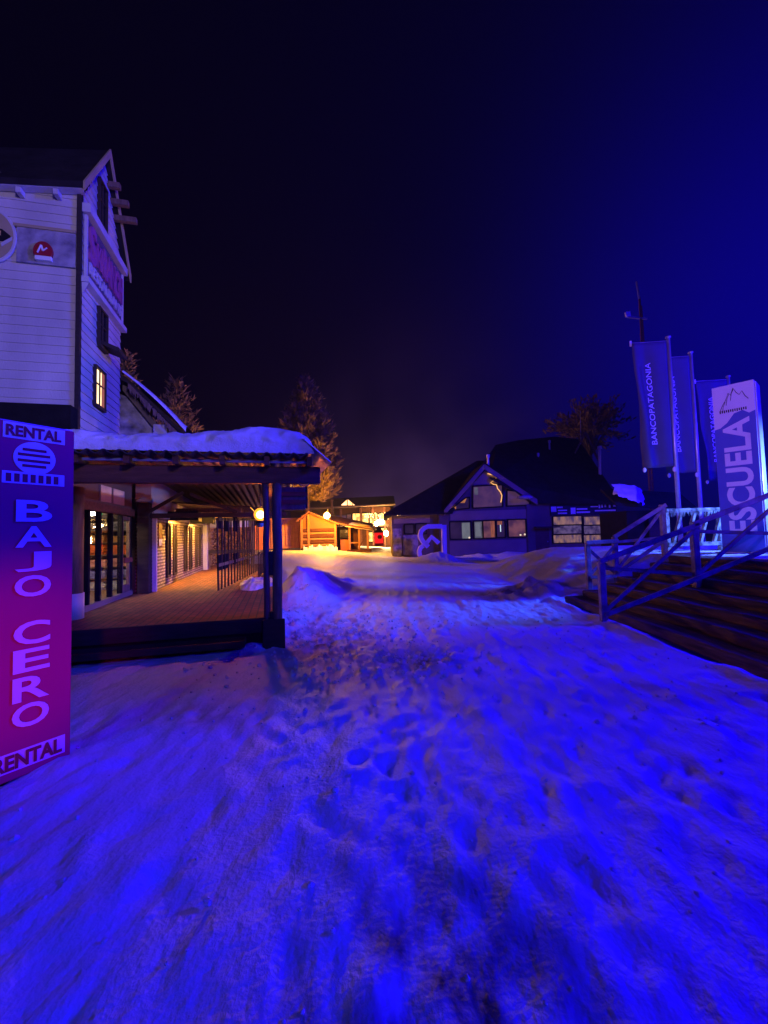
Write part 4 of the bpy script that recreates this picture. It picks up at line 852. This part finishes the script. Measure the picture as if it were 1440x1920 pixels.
for x in (cx0, at(579, 1000, CD).x, cx1): part('corner_post', MB().box(x-.09, x+.09, CD-.12, CD+.05, cz0, ez1-.02 if x == cx1 else (pkz-.15 if x != cx0 else ez0)), M['board_l'], lc)
oh = .45
part('roof', MB().slab([(cx0-.35, CD-oh, ez0-.10), (pkx, CD-oh, pkz+.14), (pkx, CD+5, pkz+.14), (cx0-.35, CD+5, ez0-.10)], .12), M['redwood'], lc)
part('roof', MB().slab([(pkx, CD-oh, pkz+.14), (cx1+.35, CD-oh, ez1-.04), (cx1+.35, CD+5, ez1-.04), (pkx, CD+5, pkz+.14)], .12), M['redwood'], lc)
px1 = at(697, 990, CD).x
part('porch_roof', MB().slab([(cx1+.1, CD-.3, ez1+.05), (px1, CD-.1, ez1-.55), (px1, CD+4.5, ez1+.0), (pkx+.5, CD+4.5, pkz+.2)], .12), M['redwood'], lc)
part('side_wall', MB().box(cx1, px1-1.3, CD+1.5, CD+1.7, cz0, ez1-.3), M['board_d'], lc)
for px in (655, 673, 689): x = at(px, 1000, CD).x; part('porch_post', MB().box(x-.08, x+.08, CD+.1, CD+.26, cz0-.05, ez1-.42), M['board_l'], lc)
part('porch_beam', MB().box(at(655, 1000, CD).x-.1, px1-.2, CD+.08, CD+.28, ez1-.42, ez1-.27), M['board_l'], lc)
for a, b in ((637, 653),):
    x0, x1 = at(a, 1000, CD).x, at(b, 1000, CD).x
    part('counter', MB().box(x0, x1, CD+.5, CD+.9, cz0, at(640, 1012, CD).z), M['ochre'], lc); window((a, 992, b, 1008), M['pane'], lc, d=CD+.9)
part('porch_rail', MB().box(at(657, 1000, CD).x, at(672, 1000, CD).x, CD+.1, CD+.2, cz0+.62, cz0+.72), M['board_l'], lc)
xx = at(682, 1000, CD).x; part('porch_brace', MB().bar((xx-.4, CD+.3, cz0+.3), (xx+.35, CD+.3, cz0+1.5), .09), M['board_d'], lc); part('floor', MB().box(at(650, 1000, CD).x, px1-.1, CD-.1, CD+2, cz0-.1, cz0+.08), M['board_d'], lc)
U, V = np.meshgrid(np.linspace(0, 1, 60), np.linspace(-1, 1, 9)); mb = MB()
mb.grid(cx0+.2+(cx1-cx0)*U, CD-.34+.22*V, cz0+.05+(.36+.5*fbm(U*16, V*1.2, 2))*np.clip(1-V**2, 0, 1)**.5)
solo('snow_heap', mb, M['pile'], 'low row of snow lumps along the foot of the log cabin', 'snow', (-5, CD-.3, .4), smooth=True)
sp_ = at(695, 985, CD); mb = MB(); U, V = np.meshgrid(np.linspace(-1, 1, 20), np.linspace(-1, 1, 12))
mb.grid(sp_.x-.9+1.3*U, CD+1.8+2.0*V, ez1-.42-.22*U+.10*V+.34*np.clip(1-U**4, 0, 1)**.5*np.clip(1-V**4, 0, 1)**.5*(1+.5*fbm(U*2, V*2)))
solo('roof_snow', mb, M['pile'], 'melting snow on the porch roof of the log cabin', 'snow', (sp_.x, CD+1.8, 2.2), smooth=True)
lp = at(613, 967, CD-2.2)
sl = thing('street_lamp', 'bright sodium globe lamp on a bracket above the log cabin roof', 'lamp', (lp.x, lp.y, lp.z-.6), rot=None)
part('bulb', MB().ball(lp, .22, 1, 20, 12), M['lamp_far'], sl, smooth=True); part('globe', MB().ball(lp, .32, 1, 24, 14), shellmat('far_halo_shell', (1.0, .40, .06), 1.4, .55), sl, smooth=True); part('bracket', MB().tube([lp+Vector((0, 0, .32)), lp+Vector((0, .15, .55)), lp+Vector((0, 1.2, .30)), lp+Vector((0, 2.7, -.75))], .035, 8), M['black'], sl)  # globe shell emits faintly to paint in the lamp's halo
pp = at(622, 938, 44); tag(solo('utility_pole', MB().tube([(pp.x, 44, .3), (pp.x, 44, pp.z)], .17, 10, .13).ball((pp.x, 44, pp.z), .2, .6, 10, 6), M['bark'], 'x', 'x', (pp.x, 44, .4)), 'stubby brown timber pole rising behind the log cabin roof', 'pole')

# lodge
LD = 55.0
lo = thing('ski_lodge', 'large lodge in the distance with lit windows, string lights and a glowing dormer', 'lodge', (-4, LD, .3), rot=None)
a0, a1 = at(545, 1000, LD).x, at(742, 1000, LD).x; ez = at(660, 952, LD).z; rz = at(660, 935, LD+5).z; gzl = .1
part('wall', MB().box(a0, a1-.6, LD, LD+10, gzl, ez), M['board_d'], lo)
part('roof', MB().slab([(a0-.5, LD-1.2, ez-.1), (a1, LD-1.2, ez+.25), (a1, LD+5, rz+.25), (a0-.5, LD+5, rz)], .25), M['dark'], lo); part('roof', MB().slab([(a0-.5, LD+5, rz), (a1, LD+5, rz+.25), (a1, LD+11, ez), (a0-.5, LD+11, ez)], .25), M['dark'], lo)
part('gutter', MB().tube([(a0-.5, LD-1.25, ez-.12), (a1, LD-1.25, ez+.22)], .13, 8), M['log'], lo)
for px in (583, 640, 677, 700, 722): x = at(px, 1000, LD).x; part('timber_post', MB().box(x-.13, x+.13, LD-.25, LD-.02, gzl, ez), M['redwood'], lo)
window((627, 966, 650, 975), WM[3], lo, d=LD); window((650, 964, 659, 975), WM[2], lo, d=LD)
for k, (a, b) in enumerate(((661, 675), (679, 691), (693, 699), (702, 708), (711, 720))): window((a, 962, b, 981), M['litlodge'], lo, d=LD, fw=.14)
window((691, 997, 701, 1016), M['litlodge'], lo, d=LD, fw=.14); window((712, 990, 726, 997), M['litlodge'], lo, d=LD)
p = [at(637, 948, LD-1.4), at(651, 934, LD-1.4), at(668, 948, LD-1.4)]
dm = part('dormer', MB().prism([(q.x, q.z) for q in p], 'y', LD-1.2, LD+4), M['dark'], lo)
c = sum(p, Vector())/3; part('pane', MB().prism([tuple((c.x+(q.x-c.x)*.84, c.z+(q.z-c.z)*.80)) for q in p], 'y', LD-1.23, LD-1.203), emit('dormer_light', (1.0, .62, .28), 3.2, .5, 1.6, (1, .42, .12)), dm)
part('mullion', MB().box(p[1].x-.06, p[1].x+.06, LD-1.27, LD-1.231, p[0].z, p[1].z-.1).box(c.x+.55, c.x+.63, LD-1.27, LD-1.231, p[0].z, c.z+.1), M['dark'], dm)
bz = at(690, 984, LD).z; part('balcony', MB().box(at(655, 1000, LD).x, a1-.6, LD-1.4, LD-.02, bz-.22, bz), M['dark'], lo)
random.seed(9)
mb = MB()
for k in range(100): x = random.uniform(at(661, 0, LD).x, at(726, 0, LD).x); mb.ball((x, LD-.9, at(690, 962, LD).z-abs(random.gauss(0, .35))-.05*k % .4), .05, 1, 6, 4)
part('string_lights', mb, M['bulbs'], lo)
mb = MB()
for k in range(70): x = random.uniform(at(724, 0, LD).x, at(734, 0, LD).x); mb.ball((x, LD-1.0, random.uniform(at(729, 1010, LD).z, at(729, 970, LD).z)), .055, 1, 6, 4)
part('light_curtain', mb, M['bulbs'], lo)
for a, b in ((706, 982), (711, 978), (716, 979)): part('bulb_lamp', MB().ball(at(a, b, LD-1.6), .26, 1, 10, 8), M['bulb_w'], lo)
q = at(724, 1000, LD-2); g2 = thing('garden_lamp', 'small bright lamp glowing in front of the distant lodge', 'lamp', (q.x, q.y, .3), rot=None); part('bulb', MB().ball(q, .25, 1.4, 10, 8), M['bulb_w'], g2); part('pole', MB().tube([(q.x, q.y, .1), (q.x, q.y, q.z-.3)], .05, 6), M['black'], g2)
rb_ = at(702, 1019, 50); re_ = at(719, 998, 50)
kb = thing('red_booth', 'bright red booth with pale round mark before the distant lodge', 'booth', ((rb_.x+re_.x)/2, 50, rb_.z), rot=None)
REDL = emit('backlit_red_panel', (.80, .010, .012), 1.3); part('body', MB().box(rb_.x, re_.x, 50, 51.2, rb_.z-.3, re_.z), M['red'], kb, bevel=.03); part('front_panel', MB().box(rb_.x+.05, re_.x-.05, 49.97, 49.998, rb_.z, re_.z-.05), REDL, kb)
n = 20; cxm, czm = (rb_.x+re_.x)/2+.1, (rb_.z+re_.z)/2+.1
part('round_mark', MB().prism([(cxm+.26*math.cos(2*math.pi*k/n), czm+.26*math.sin(2*math.pi*k/n)) for k in range(n)], 'y', 49.95, 49.968), M['red'], kb)
um = at(708, 988, 49); part('pointed_top', MB().slab([(um.x-.6, 50, re_.z), (um.x+.1, 50, re_.z+.9), (um.x+.7, 50, re_.z)], .1, (0, 1, 0)), M['dark'], kb)
wb = at(388, 1010, 21); ya = thing('yellow_house', 'bright yellow house corner at the far end of the walkway', 'house', (wb.x, 21, .1), rot=None)
part('wall', MB().box(at(330, 1010, 21).x, at(395, 1010, 21).x, 21, 24, .0, 3.2), mat('yellow_plaster', (.72, .50, .14), .8, .15, 1), ya); part('brown_base', MB().box(at(385, 1010, 21).x, at(392, 1010, 21).x, 20.85, 20.998, .0, at(388, 1019, 21).z), M['redwood'], ya)
part('roof', MB().slab([(at(320, 1010, 21).x, 20.6, 3.2), (at(398, 1010, 21).x, 20.6, 3.2), (at(398, 1010, 21).x, 23, 4.0), (at(320, 1010, 21).x, 23, 4.0)], .2), M['roof'], ya)

# trees
def tufts(mb, c, n, r, ln, wd, bias):
    for k in range(n):
        p = Vector(c)+Vector((random.gauss(0, r), random.gauss(0, r), random.gauss(0, r*.5)))
        d = (bias+Vector((random.gauss(0, .45), random.gauss(0, .45), random.gauss(0, .35)))).normalized()
        s_ = d.cross(Vector((random.gauss(0, 1), random.gauss(0, 1), random.gauss(0, 1)))).normalized()*wd*random.uniform(.5, 1)
        q = p+d*ln*random.uniform(.6, 1.3); mid = p+d*ln*.45
        mb.add([p, mid+s_, q, mid-s_], [(0, 1, 2, 3)])
def conifer(base, h, rad, bare, label, seed, dens=1.0, group='conifers behind the buildings'):
    random.seed(seed); bx, by, bz = base
    t = thing('conifer_tree', label, 'tree', base, rot=None, group=group)
    part('trunk', MB().tube([(bx, by, bz-.5), (bx+.05, by, bz+h*.5), (bx, by, bz+h*.97)], h*.020, 10, .03), M['bark'], t, smooth=True)
    mb = MB(); br = MB(); z = bare
    while z < h*.985:
        f = (z-bare)/(h-bare); rr = rad*(1-f)**.8*(1 if f > .10 else .72+2.8*f); nb = max(3, int(7*(1-f)+3))
        a0 = random.random()*6.28
        for k in range(nb):
            a = a0+6.283*k/nb+random.uniform(-.3, .3); L = rr*random.uniform(.62, 1.16)
            if random.random() < .07: continue
            o = Vector((math.cos(a), math.sin(a), 0)); p0 = Vector((bx, by, bz+z)); pts = []
            for j in range(6):
                u = j/5; pts.append(p0+o*L*u+Vector((0, 0, L*(-.28*math.sin(u*2.4)+.42*u*u))))
            br.tube([pts[0], pts[2], pts[5]], .035, 4, .012)
            ns = max(3, int(9*dens*L/1.3))
            for j in range(ns):
                u = .06+.94*((j+random.random())/ns)**.9; i = min(4, int(u*5)); p = pts[i].lerp(pts[i+1], u*5-i)
                tufts(mb, p, 3, .12+.14*(1-u), .42 if u < .85 else .62, .075, o*.65+Vector((0, 0, .35+.5*u)))
        z += max(.26, h*.024*(1.15-f*.55))
    part('branches', br, M['bark'], t); part('crown', mb, M['needle'], t); return t
TD = 40.0; tb = at(577, 1030, TD)
conifer((tb.x, TD, tb.z), at(568, 706, TD).z-tb.z, 3.9, at(578, 915, TD).z-tb.z-.6, 'tall pointed conifer lit orange behind the log cabin', 21, 5.0)
p = at(331, 705, 34); conifer((p.x, 34, .3), p.z-.3, 3.6, 3, 'dim brown conifer behind the snowy house roof', 22, 1.1)
p = at(238, 660, 30); conifer((p.x, 30, .3), p.z-.3, 2.6, 3, 'dim conifer tip peeking out beside the tall house', 23, 1.0)
def round_tree(base, h, cr, label, seed):
    random.seed(seed); bx, by, bz = base; t = thing('broad_tree', label, 'tree', base, rot=None)
    part('trunk', MB().tube([(bx, by, bz-.5), (bx+.2, by, bz+h*.4), (bx, by, bz+h*.75)], .35, 10, .10), M['bark'], t)
    mb = MB(); br = MB(); c0 = Vector((bx, by, bz+h-cr*.95))
    for k in range(75):
        d = Vector((random.gauss(0, 1), random.gauss(0, 1), random.gauss(.35, .8))).normalized(); e = c0+Vector((d.x*cr*1.15, d.y*cr, d.z*cr))*random.uniform(.55, 1.0)
        br.tube([c0-Vector((0, 0, cr*.7)), (c0+e)/2+Vector((0, 0, -.2)), e], .07, 4, .015)
        for j in range(6): tufts(mb, e.lerp(c0, .09*j), 7, .34, .55, .12, d*.7+Vector((0, 0, .5)))
    part('branches', br, M['bark'], t); part('crown', mb, M['leaf'], t)
p = at(1100, 742, 52); round_tree((p.x, 52, -.3), p.z+.3, 4.6, 'broad bushy tree rising behind the dark building roof', 31)
# leafy hedge lit through the picket screen
random.seed(41); h0, h1 = at(396, 1015, 19), at(462, 1015, 19); mb = MB()
for k in range(3600):
    x = random.uniform(h0.x, h1.x); y = 19+random.uniform(0, .8); z = random.uniform(.2, at(430, 988, 19).z+random.uniform(-.15, .15))
    tufts(mb, (x, y, z), 1, .05, .15, .045, Vector((random.gauss(0, .4), -.6, .4)))
he = thing('hedge', 'dry leafy hedge glowing orange behind the picket screen', 'hedge', ((h0.x+h1.x)/2, 19.4, .2), rot=None)
part('leaves', mb, mat('hedge_leaves', (.55, .27, .10), .8, .6, 3.5, col2=(.16, .07, .03)), he); part('twigs', MB().box(h0.x+.1, h1.x-.1, 19.4, 19.6, .0, 1.5), M['bark'], he)
# lattice mast behind the front flag
ma = at(1199, 640, 25); mt_ = at(1193, 528, 25)
md = thing('lift_mast', 'thin reddish mast with a crossarm rising behind the front flag', 'mast', (ma.x, 25, 0), rot=None)
part('mast', MB().tube([(ma.x+.1, 25, -.2), (mt_.x+.13, 25, mt_.z-1.0)], .085, 6, .06).tube([(ma.x+.42, 25.2, -.2), (mt_.x+.35, 25.2, mt_.z-1.4)], .06, 6, .04), M['redwood'], md)
zz_ = MB()
for k in range(34): z = .4*k; zz_.bar((ma.x+.1, 25.1, z), (ma.x+.4, 25.15, z+.4), .03)
part('lattice', zz_, M['redwood'], md); part('tip', MB().tube([(mt_.x+.13, 25, mt_.z-1.1), mt_], .06, 6, .04), M['metal'], md)
c1, c2 = at(1176, 594, 25), at(1213, 598, 25); part('crossarm', MB().bar(c1, c2, .09), M['metal'], md); part('insulator', MB().tube([c1, c1+Vector((-.05, 0, .28))], .09, 8), M['white'], md); part('insulator', MB().tube([c1+Vector((.16, 0, 0)), c1+Vector((.13, 0, .32))], .06, 8), M['white'], md)

# ------------------------------------------------------------------ thin night haze
hm = bpy.data.materials.new('haze_air'); hm.use_nodes = True; ht = hm.node_tree; ht.nodes.clear()
ho = ht.nodes.new('ShaderNodeOutputMaterial'); hv = ht.nodes.new('ShaderNodeVolumePrincipled'); hv.inputs['Color'].default_value = (.9, .9, .95, 1); hv.inputs['Density'].default_value = .0006; hv.inputs['Anisotropy'].default_value = .25
ht.links.new(hv.outputs[0], ho.inputs['Volume'])
tag(build('haze', MB().box(-150, 150, -60, 210, -2.5, 26), hm), 'thin night haze hanging in the air over the whole place', 'haze', kind='stuff')
